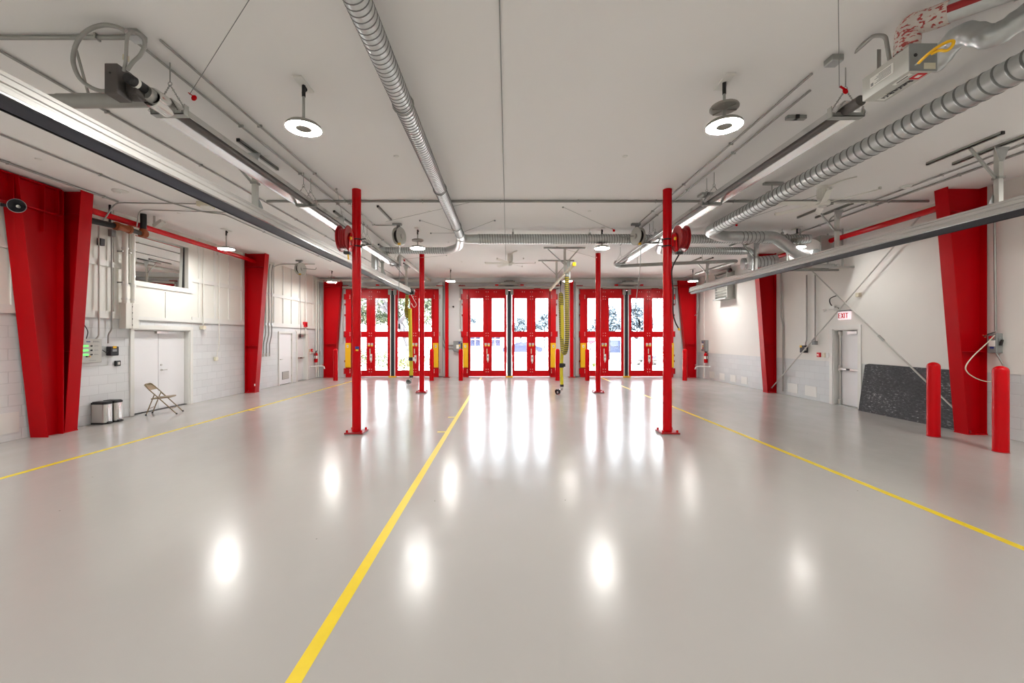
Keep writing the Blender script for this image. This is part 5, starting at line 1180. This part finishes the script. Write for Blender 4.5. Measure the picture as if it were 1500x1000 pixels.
# disconnect switch with cord
o = thing('disconnect_switch', (XR-0.1, 7.6, 1.75), 'grey disconnect switch with a looping white cord beside the near right column', 'switch box')
MB().box(XR-0.13, XR-0.01, 7.56, 7.71, 1.54, 1.90).build('body', 'greybox', o, bevel=0.008)
MB().lathe([(0.04, 0), (0.035, 0.025)], (XR-0.07, 7.56, 1.78), (0, -1, 0), 16).build('handle_hub', 'greybox', o); MB().bar((XR-0.07, 7.525, 1.78), (XR-0.1, 7.525, 1.68), 0.03, 0.03, (1, 0, 0)).build('handle', 'black', o)
MB().box(XR-0.136, XR-0.13, 7.58, 7.68, 1.66, 1.77).build('label', 'label', o); MB().box(XR-0.136, XR-0.13, 7.6, 7.68, 1.80, 1.85).build('red_label', 'exitred', o); MB().box(XR-0.136, XR-0.13, 7.6, 7.66, 1.62, 1.655).build('blue_label', 'blue', o)
cd = lambda x, y, Y: at(x, y, Y)
MB().tube(spline([cd(1457, 491, 7.5), cd(1445, 503, 7.45), cd(1425, 522, 7.42), cd(1415, 536, 7.42), cd(1417, 545, 7.42), cd(1428, 553, 7.43), cd(1442, 558, 7.46), cd(1454, 558.5, 7.55)], 6), 0.009, 8).build('white_cord', 'cream', o)
MB().tube(spline([cd(1441, 493, 7.6), cd(1449, 489, 7.6), cd(1458, 486, 7.62)], 4), 0.008, 6).build('loose_wires', 'black', o)
for p in ((1440, 491), (1443, 493.5), (1444.5, 491)): MB().sphere(cd(p[0], p[1], 7.6), 0.012, 8, 6).build('wire_nut', 'brown', o)
wall_run([(XR-0.1, 7.6, 1.94), (XR-0.1, 7.62, 4.55), (XR-0.12, 7.62, ZC)], 0.018, 'grey conduit rising from the disconnect switch to the ceiling', m='conduit')
wall_run([(XR-0.1, 7.6, 1.56), (XR-0.06, 7.5, 1.3), (XR-0.06, 7.5, 0.9)], 0.016, 'grey conduit running down from the disconnect switch behind the bollard', m='conduit')
# wall louvre and control box near the corner
o = thing('wall_louvre', (8.9, 16.9, 3.95), 'grey metal wall louvre high behind the exhaust rail', 'louvre')
MB().box(8.74, XR, 16.4, 16.46, 3.41, 4.46).box(8.74, XR, 17.3, 17.36, 3.41, 4.46).box(8.72, XR, 16.38, 17.38, 4.42, 4.47).box(8.66, XR, 16.38, 17.38, 3.38, 3.43).build('frame', 'galvdull', o)
k = MB()
for i in range(8): k.bar((8.78, 16.44, 3.5+i*0.12), (8.78, 17.32, 3.5+i*0.12), 0.13, 0.012, (1, 0, -0.7))
k.build('louvre_blades', 'lightgrey', o)
o = thing('control_box', (XR-0.08, 18.8, 1.5), 'grey control box with coloured buttons near the truck door corner', 'control box')
MB().box(XR-0.16, XR-0.014, 18.5, 18.88, 1.24, 1.74).build('body', 'greybox', o, bevel=0.008)
for z, c in ((1.64, 'blue'), (1.55, 'label'), (1.46, 'yellow'), (1.37, 'exitred')): MB().lathe([(0.03, 0), (0.03, 0.025)], (XR-0.16, 18.7, z), (-1, 0, 0), 12).build('button', c, o)
MB().box(XR-0.165, XR-0.16, 18.78, 18.92, 1.34, 1.6).build('label', 'label', o)
o = thing('wall_camera', (8.4, 15.6, 4.35), 'small dark camera below the end of the round duct bend', 'camera'); MB().sphere((8.35, 15.5, 4.35), 0.09, 14, 10).build('dome', 'black', o); MB().cyl((8.35, 15.5, 4.4), (8.35, 15.5, ZC), 0.05, 14).build('mount', 'lightgrey', o)
run('wall_conduit', [(8.75, 18.9, 4.5), (8.75, 18.9, 2.95), (8.6, 18.9, 2.85)], 0.016, 'thin grey conduit ending in a small box above the corner control box', 'conduit', 'conduit', 'corner wall conduits', False)

# ================================================================== BACK WALL EQUIPMENT
o = thing('jamb_duct', (-3.05, 19.5, 0), 'galvanised vertical trunking right of the oak-tree door', 'trunking'); MB().box(-3.10, -2.92, 19.44, YB, 0.05, 4.45).build('body', 'galv', o, bevel=0.006)
o = thing('jamb_duct', (3.4, 19.5, 0), 'galvanised vertical trunking left of the truck door', 'trunking'); MB().box(3.28, 3.44, 19.44, YB, 0.05, 4.45).build('body', 'galv', o, bevel=0.006)
def bw_run(pts, r, label, m='conduit'): return run('wall_conduit', [(a, YB-0.034, b) for a, b in pts], r, label, 'conduit', m, 'back wall conduits', False, 0.12)
bw_run([(-2.98, 4.3), (-2.98, 1.7), (-2.85, 1.35), (-2.1, 1.35)], 0.022, 'thin conduit curving from the trunking to the grey starter box')
bw_run([(-2.9, 4.3), (-2.9, 1.8), (-2.8, 1.5), (-2.1, 1.5)], 0.022, 'second thin conduit curving to the grey starter box, upper one')
bw_run([(-2.12, 4.35), (-2.12, 2.2)], 0.025, 'pale conduit down the left edge of the middle door', 'lightgrey')
bw_run([(3.2, 3.9), (3.2, 1.9), (3.45, 1.5), (3.45, 2.3)], 0.016, 'thin looping cable left of the truck door')
bw_run([(-7.62, 4.4), (-7.62, 1.6)], 0.03, 'pale conduit down the left edge of the oak-tree door', 'lightgrey')
bw_run([(8.0, 4.3), (8.0, 3.4)], 0.02, 'short conduit above the right edge of the truck door')
for x in (-2.12,): 
    for z, lab in ((3.65, 'round white fitting high on the conduit left of the middle door'), (2.2, 'round white fitting at the end of the conduit left of the middle door')):
        tag(MB().cyl((x, YB-0.12, z), (x, YB-0.01, z), 0.06, 14).build('conduit_fitting', 'label', origin=(x, YB, z)), lab, 'fitting')
o = thing('wall_sensor', (-2.45, 19.5, 3.3), 'small white camera on the wall between oak-tree and middle doors', 'camera'); MB().lathe([(0.06, 0), (0.06, 0.05), (0.04, 0.09)], (-2.43, YB, 3.3), (0, -1, 0), 16).build('base', 'white', o); MB().sphere((-2.43, YB-0.1, 3.3), 0.04, 12, 8).build('lens_ball', 'ink', o); MB().cyl((-2.7, YB-0.03, 3.28), (-2.48, YB-0.03, 3.3), 0.02, 8).build('feed', 'white', o)
o = thing('starter_box', (-2.22, 19.5, 1.45), 'grey starter switch box left of the middle door behind a bollard', 'switch box')
MB().box(-2.42, -2.06, YB-0.16, YB-0.001, 1.2, 1.7).build('body', 'greybox', o, bevel=0.008); MB().box(-2.28, -2.16, YB-0.166, YB-0.16, 1.34, 1.52).build('label', 'label', o); MB().box(-2.16, -2.1, YB-0.166, YB-0.16, 1.44, 1.52).build('yellow_label', 'yellow', o); MB().box(-2.18, -2.1, YB-0.166, YB-0.16, 1.58, 1.64).build('blue_label', 'blue', o); MB().bar((-2.04, YB-0.1, 1.3), (-2.04, YB-0.1, 1.6), 0.04, 0.05).build('lever', 'ink', o)

# ================================================================== CHAIR AND BINS
def chair(x, y, rot, label):
    o = thing('folding_chair', (x, y, 0), label, 'chair')
    def W(a, b, c): return V(x + a*math.cos(rot) - b*math.sin(rot), y + a*math.sin(rot) + b*math.cos(rot), c)
    hw = 0.205
    # bent front-leg / back frame
    pts = [W(0.30, -hw, 0.01), W(-0.26, -hw, 0.64), W(-0.33, -hw+0.06, 0.735), W(-0.33, hw-0.06, 0.735), W(-0.26, hw, 0.64), W(0.30, hw, 0.01)]
    MB().tube(bend(pts, 0.07, 5), 0.0125, 10).build('front_frame', 'beige', o)
    for s in (-1, 1):
        MB().tube([W(-0.30, s*(hw-0.03), 0.01), W(-0.135, s*(hw-0.03), 0.50)], 0.0115, 10).build('rear_leg', 'beige', o)
        MB().bar(W(-0.135, s*(hw-0.012), 0.49), W(-0.05, s*(hw-0.012), 0.40), 0.008, 0.02).build('side_link', 'beige', o)
        for p in ((0.30, hw), (-0.30, hw-0.03)): MB().cyl(W(p[0], s*p[1], 0), W(p[0], s*p[1], 0.03), 0.018, 8).build('foot_cap', 'ink', o)
    MB().tube([W(-0.25, -hw+0.03, 0.16), W(-0.25, hw-0.03, 0.16)], 0.008, 8).build('rear_rung', 'beige', o)
    MB().tube([W(0.19, -hw, 0.135), W(0.19, hw, 0.135)], 0.008, 8).build('front_rung', 'beige', o)
    # seat pan with rounded front and turned-down rim
    prof = []
    for a, b in ((-0.2, -0.19), (-0.2, 0.19), (0.12, 0.2)): prof.append((a, b))
    for k in range(0, 9):
        t = PI/2 - k*PI/8; prof.append((0.14 + 0.06*math.cos(t), 0.2*math.sin(t) if k not in (0, 8) else (0.19 if k == 0 else -0.19)))
    prof.append((0.12, -0.2))
    m = MB(); n = len(prof)
    zt = lambda a: 0.385 + (a+0.2)*0.08
    top = [W(a, b, zt(a)+0.012) for a, b in prof]; low = [W(a*1.02, b*1.02, zt(a)-0.016) for a, b in prof]
    m.add(top + low, [list(range(n))[::-1]] + [list(range(n, 2*n))] + [(i, (i+1) % n, n+(i+1) % n, n+i) for i in range(n)])
    m.build('seat', 'beige', o, bevel=0.005)
    # curved back panel
    m = MB(); rows = []
    for j, (a, z) in enumerate(((-0.215, 0.585), (-0.255, 0.63), (-0.315, 0.715), (-0.325, 0.725))):
        for i in range(9):
            b = -hw + 2*hw*i/8; rows.append(W(a - 0.03*(1-(b/hw)**2), b, z))
    fs = [(j*9+i, j*9+i+1, (j+1)*9+i+1, (j+1)*9+i) for j in range(3) for i in range(8)]
    bk = rows + [p + V(-0.006*math.cos(rot), -0.006*math.sin(rot), -0.004) for p in rows]
    m.add(bk, fs + [tuple(k+36 for k in f[::-1]) for f in fs], True); m.build('backrest', 'beige', o)
    return o
chair(-8.2, 10.03, 0.36, 'beige metal folding chair in front of the white double door')

def step_bin(y, label):
    o = thing('step_bin', (XL+0.16, y, 0), label, 'waste bin', 'slim step bins')
    x0, x1 = XL+0.02, XL+0.31; y0, y1 = y-0.1, y+0.1
    def rr(x0, x1, y0, y1, r):
        p = []
        for cx, cy, a0 in ((x1-r, y1-r, 0), (x0+0.02, y1-0.02, PI/2), (x0+0.02, y0+0.02, PI), (x1-r, y0+r, 1.5*PI)):
            q = r if cx > (x0+x1)/2 else 0.02
            for k in range(5): a = a0 + k*PI/8; p.append((cx+q*math.cos(a), cy+q*math.sin(a)))
        return p
    MB().prism(rr(x0, x1, y0, y1, 0.045), 0.03, 0.415, 'XY').build('body', 'steel', o)
    MB().prism(rr(x0-0.004, x1+0.005, y0-0.004, y1+0.004, 0.047), 0.0, 0.035, 'XY').build('base', 'black', o)
    MB().prism(rr(x0-0.004, x1+0.004, y0-0.004, y1+0.004, 0.047), 0.415, 0.455, 'XY').prism(rr(x0+0.01, x1-0.012, y0+0.01, y1-0.01, 0.04), 0.455, 0.47, 'XY').build('lid', 'black', o, bevel=0.006)
    MB().prism([(x1-0.002, 0.06), (x1+0.012, 0.06), (x1+0.01, 0.2), (x1+0.002, 0.41), (x1-0.004, 0.41)], y-0.03, y+0.03).build('front_crease', 'alubright', o, bevel=0.004)
    k = MB().prism([(x1-0.03, 0.012), (x1+0.05, 0.012), (x1+0.045, 0.03), (x1-0.03, 0.06)], y-0.05, y+0.05); k.build('pedal', 'black', o, bevel=0.006)
step_bin(8.84, 'slim stainless step bin next to the red column'); step_bin(9.08, 'slim stainless step bin nearer to the double door')

# ================================================================== OUTSIDE
g = structure(MB().box(-60, 60, YB+0.3, 120, -0.22, -0.02).build('driveway', 'concrete'), 'bright concrete forecourt outside the bay doors')
g = structure(MB().box(-60, 60, 33, 41, -0.02, -0.005).build('road', 'asphalt'), 'sunlit road beyond the forecourt')
def leaves(mb, c, rad, n, size, sc=(1, 1, 1)):
    c = Vector(c)
    for _ in range(n):
        d = V(R.gauss(0, 1), R.gauss(0, 1), R.gauss(0, 1)).normalized() * (R.random() ** 0.45) * rad
        p = c + V(d.x*sc[0], d.y*sc[1], d.z*sc[2]); a = V(R.gauss(0, 1), R.gauss(0, 1), R.gauss(0, 1)).normalized(); b = a.orthogonal().normalized(); s = size*(0.6 + 0.8*R.random())
        mb.add([p - a*s, p + b*s*0.45, p + a*s, p - b*s*0.45], [(0, 1, 2, 3)])
def tree(x, y, h, trunkpts, blobs, size, n, m, label, cat='tree', rt=0.3):
    o = thing('tree', (x, y, 0), label, cat, 'trees outside')
    k = MB()
    for pts in trunkpts:
        P = spline(pts, 5); k.tube(P, [rt*(1-0.75*i/len(P)) * (1 if pts is trunkpts[0] else 0.5) for i in range(len(P))], 8)
    k.build('trunk', 'bark', o)
    k = MB()
    for c, r, sc in blobs: leaves(k, c, r, n, size, sc)
    tag(k.build('crown', m, o), None, None, None, None)
    return o
# oak beyond the first door
tree(-6.2, 27, 8, [[(-6.0, 27, 0), (-6.2, 27, 1.4), (-6.75, 27, 2.6), (-7.6, 27, 3.6), (-8.8, 27, 4.4), (-10.2, 27, 4.8)],
                   [(-6.9, 27, 2.7), (-6.2, 26.8, 3.6), (-5.2, 26.7, 4.2), (-4.0, 26.6, 4.6)], [(-7.4, 27, 3.4), (-7.8, 26.6, 4.4), (-8.4, 26.5, 5.6)], [(-8.6, 27, 4.3), (-9.6, 26.8, 3.9), (-10.6, 26.7, 3.4)], [(-5.8, 26.8, 3.9), (-5.4, 27, 4.9), (-5.2, 27, 5.6)]],
     [((-9.7, 27.5, 4.1), 1.0, (1.1, 1, 0.8)), ((-8.9, 27.8, 3.2), 0.8, (1.2, 1, 0.7)), ((-8.0, 27.6, 4.2), 1.1, (1.1, 1, 0.8)), ((-7.6, 27.8, 3.2), 0.7, (1.2, 1, 0.7)), ((-6.6, 27.6, 4.2), 1.0, (1.2, 1, 0.8)), ((-6.0, 27.9, 3.1), 0.7, (1.0, 1, 0.9)), ((-5.4, 27.3, 4.1), 0.9, (1.1, 1, 0.8)), ((-4.6, 27, 3.5), 0.9, (0.9, 1, 1.2)), ((-4.3, 27, 4.4), 1.0, (1, 1, 0.9)), ((-10.2, 27.5, 3.1), 0.8, (1, 1, 0.8)), ((-7.6, 27, 5.5), 1.6, (1.8, 1, 0.5))],
     0.1, 900, 'leaf', 'spreading oak tree with leaning trunk outside the left bay door', rt=0.34)
def hedge(name, x0, x1, y, h, m, n, label, cat='hedge', size=0.08):
    o = MB(); c = int((x1-x0)/0.5)
    for i in range(c): leaves(o, (x0+(i+0.5)*(x1-x0)/c, y, h*0.5), h*0.52, n, size, (0.9, 0.8, 1))
    return tag(o.build(name, m, origin=((x0+x1)/2, y, 0)), label, cat)
hedge('hedge', -10.4, -6.5, 25.2, 1.35, 'leaf', 300, 'leafy hedge below the oak tree outside the left bay door')
hedge('hedge', -5.9, -3.6, 25.4, 1.4, 'leaf', 240, 'shorter hedge right of the oak trunk outside the left bay door')
hedge('ornamental_grass', -6.3, -5.4, 24.2, 0.75, 'leaflime', 260, 'lime green grass clump at the foot of the oak', 'grass')
hedge('ornamental_grass', -4.4, -3.7, 24.4, 0.8, 'leaflime', 260, 'lime green grass clump right of the slim red column view', 'grass')
hedge('low_hedge', 4.9, 6.4, 26.5, 0.28, 'leaflime', 90, 'low green strip outside the truck door', 'hedge')
def house(x0, x1, y, h, label):
    o = thing('building', ((x0+x1)/2, y, 0), label, 'building'); MB().box(x0, x1, y, y+8, 0, h).build('walls', 'stucco', o); MB().box(x0-0.4, x1+0.4, y-0.5, y+8.4, h, h+0.25).build('roof_edge', 'stucco', o)
    n = max(2, int((x1-x0)/2.4))
    for i in range(n):
        c = x0 + (i+0.5)*(x1-x0)/n; wf_ = MB().box(c-0.6, c+0.6, y-0.06, y, 0.9, 2.6).build('window', 'carglass', o); MB().box(c-0.03, c+0.03, y-0.09, y-0.05, 0.9, 2.6).box(c-0.6, c+0.6, y-0.09, y-0.05, 1.7, 1.76).build('glazing_bar', 'stucco', wf_)
house(-7.2, 0.0, 50, 3.3, 'white low building seen through the left half of the middle door')
def car(x, y, m, s, label, kind='car', suv=1.0):
    o = thing(kind, (x, y, 0), label, kind, 'parked vehicles')
    p = [(-2.15, 0.35), (-2.2, 0.75), (-1.95, 0.92), (-1.2, 1.0), (-0.65, 1.42*suv), (0.85, 1.45*suv), (1.55, 1.02), (2.1, 0.9), (2.2, 0.55), (2.1, 0.32)]
    MB().prism([(x+s*a, b) for a, b in p], y-0.85, y+0.85).build('body', m, o, bevel=0.06, seg=2)
    q = [(-1.05, 1.02), (-0.6, 1.36*suv), (0.8, 1.38*suv), (1.35, 1.04)]
    MB().prism([(x+s*a, b) for a, b in q], y-0.87, y+0.87).build('side_windows', 'carglass', o)
    for a in (-1.35, 1.35):
        for b in (-0.8, 0.8): MB().cyl((x+a, y+b-0.1, 0.32), (x+a, y+b+0.1, 0.32), 0.32, 18).build('wheel', 'black', o)
car(1.9, 46, 'carpaint', 1, 'dark car parked beyond the right half of the middle door, nearer its centre'); car(7.2, 49, 'carwhite', -1, 'pale car parked beyond the right half of the middle door', suv=1.1)
car(11.6, 44, 'carpaint', 1, 'dark car parked outside the truck door, left part', suv=1.15); car(19.3, 46, 'carpaint', -1, 'dark car parked far outside the truck door, right part', suv=1.15)
o = thing('truck', (9.6, 30, 0), 'white utility truck parked outside the right bay door', 'truck', 'parked vehicles')
MB().box(9.0, 10.35, 29.0, 32.5, 0.35, 1.75).build('box_body', 'carwhite', o, bevel=0.04); MB().prism([(29.0, 0.35), (28.2, 0.4), (28.1, 0.95), (28.7, 1.05), (28.95, 1.55), (29.0, 1.55)], 9.05, 10.3, 'YZ').build('cab', 'carwhite', o, bevel=0.03)
MB().box(9.15, 10.2, 28.07, 28.12, 0.42, 0.62).build('grille', 'carpaint', o)
for a in (9.1, 10.25):
    for b in (28.6, 31.6): MB().cyl((a-0.1, b, 0.3), (a+0.1, b, 0.3), 0.3, 16).build('wheel', 'black', o)
o = thing('lamp_pole', (11.4, 31.5, 0), 'pale street pole outside the right bay door', 'pole'); MB().tube([(11.4, 31.5, 0), (11.4, 31.5, 8)], [0.14, 0.09], 12).build('shaft', 'lightgrey', o); MB().cyl((11.4, 31.5, 0), (11.4, 31.5, 0.25), 0.24, 12).build('pole_base', 'greybox', o)
o = thing('road_sign', (6.95, 33.5, 0), 'small round red road sign outside the right bay door', 'sign'); MB().cyl((6.95, 33.5, 0), (6.95, 33.5, 1.9), 0.03, 8).build('post', 'greybox', o); MB().lathe([(0.34, 0), (0.34, 0.02)], (6.95, 33.45, 1.75), (0, -1, 0), 20).build('disc', 'exitred', o); MB().box(6.72, 7.18, 33.41, 33.43, 1.7, 1.8).build('bar', 'label', o)
spec = [(8.9, 36, 3.2, 0.9, 1.7, 'grey-green street tree filling the left middle panes of the right bay door'), (12.6, 40, 3.4, 1.2, 2.0, 'loose street tree behind the white truck'), (17.6, 42, 2.9, 1.0, 1.8, 'street tree behind the pale pole'),
        (-5.4, 66, 3.9, 1.0, 2.0, 'distant tree above the white building roof'), (2.2, 60, 3.6, 0.9, 1.7, 'distant tree above the dark car in the middle door'), (5.4, 58, 3.9, 1.0, 2.1, 'distant tree at the right edge of the middle door'), (13.5, 66, 2.0, 1.0, 1.6, 'distant low tree at the left edge of the right door')]
for x, y, z, r, h_, lab in spec:
    tree(x, y, 5, [[(x, y, 0), (x+0.1, y, z*0.5), (x, y, z)], [(x, y, z*0.55), (x+r*0.7, y, z)], [(x, y, z*0.5), (x-r*0.7, y, z*0.95)]], [((x, y, z), r*1.1, (1, 1, 0.9)), ((x-r*0.8, y, z-0.2), r*0.8, (1, 1, 0.8)), ((x+r*0.8, y, z-0.1), r*0.8, (1, 1, 0.8)), ((x+0.1, y, z+r), r*0.75, (1, 1, 0.9))], 0.15, 750, 'leafblue', lab, rt=0.16)

# ================================================================== LIGHT, SKY, CAMERA
w = bpy.data.worlds.new('sky'); scene.world = w; w.use_nodes = True
bg = w.node_tree.nodes['Background']
sky = w.node_tree.nodes.new('ShaderNodeTexSky'); sky.sky_type = 'HOSEK_WILKIE'; sky.turbidity = 6; sky.sun_direction = (0.2, -0.6, 0.75)
mx = w.node_tree.nodes.new('ShaderNodeMix'); mx.data_type = 'RGBA'; mx.inputs[0].default_value = 0.25
mx.inputs[6].default_value = (0.94, 0.99, 1.06, 1)
w.node_tree.links.new(sky.outputs[0], mx.inputs[7]); w.node_tree.links.new(mx.outputs[2], bg.inputs['Color'])
bg.inputs['Strength'].default_value = 13.0
sd = bpy.data.lights.new('sun', 'SUN'); sd.energy = 135.0; sd.angle = 0.02; sd.color = (1.0, 0.96, 0.9)
so = bpy.data.objects.new('sun', sd); COL.objects.link(so); so.rotation_euler = (math.radians(12), 0, math.radians(-15)); so.location = (0, -20, 30)

cam = bpy.data.cameras.new('camera'); co = bpy.data.objects.new('camera', cam); COL.objects.link(co)
co.location = (0, 0, EYE); co.rotation_euler = (PI/2, 0, 0)
cam.sensor_width = 36; cam.sensor_fit = 'HORIZONTAL'; cam.lens = FOC/1500*36
cam.shift_x = 10/1500; cam.shift_y = -4/1500; cam.clip_start = 0.05; cam.clip_end = 500
scene.camera = co
vs = scene.view_settings; vs.view_transform = 'Standard'; vs.look = 'None'; vs.gamma = 1; vs.use_curve_mapping = False
vs.exposure = 0.22
scene.cycles.max_bounces = 10; scene.cycles.diffuse_bounces = 6; scene.cycles.glossy_bounces = 5; scene.cycles.transparent_max_bounces = 12
scene.cycles.caustics_reflective = False; scene.cycles.caustics_refractive = False
scene.cycles.sample_clamp_indirect = 8
scene.cycles.use_denoising = True
for o in list(bpy.data.objects):
    if '_w' in o: del o['_w']
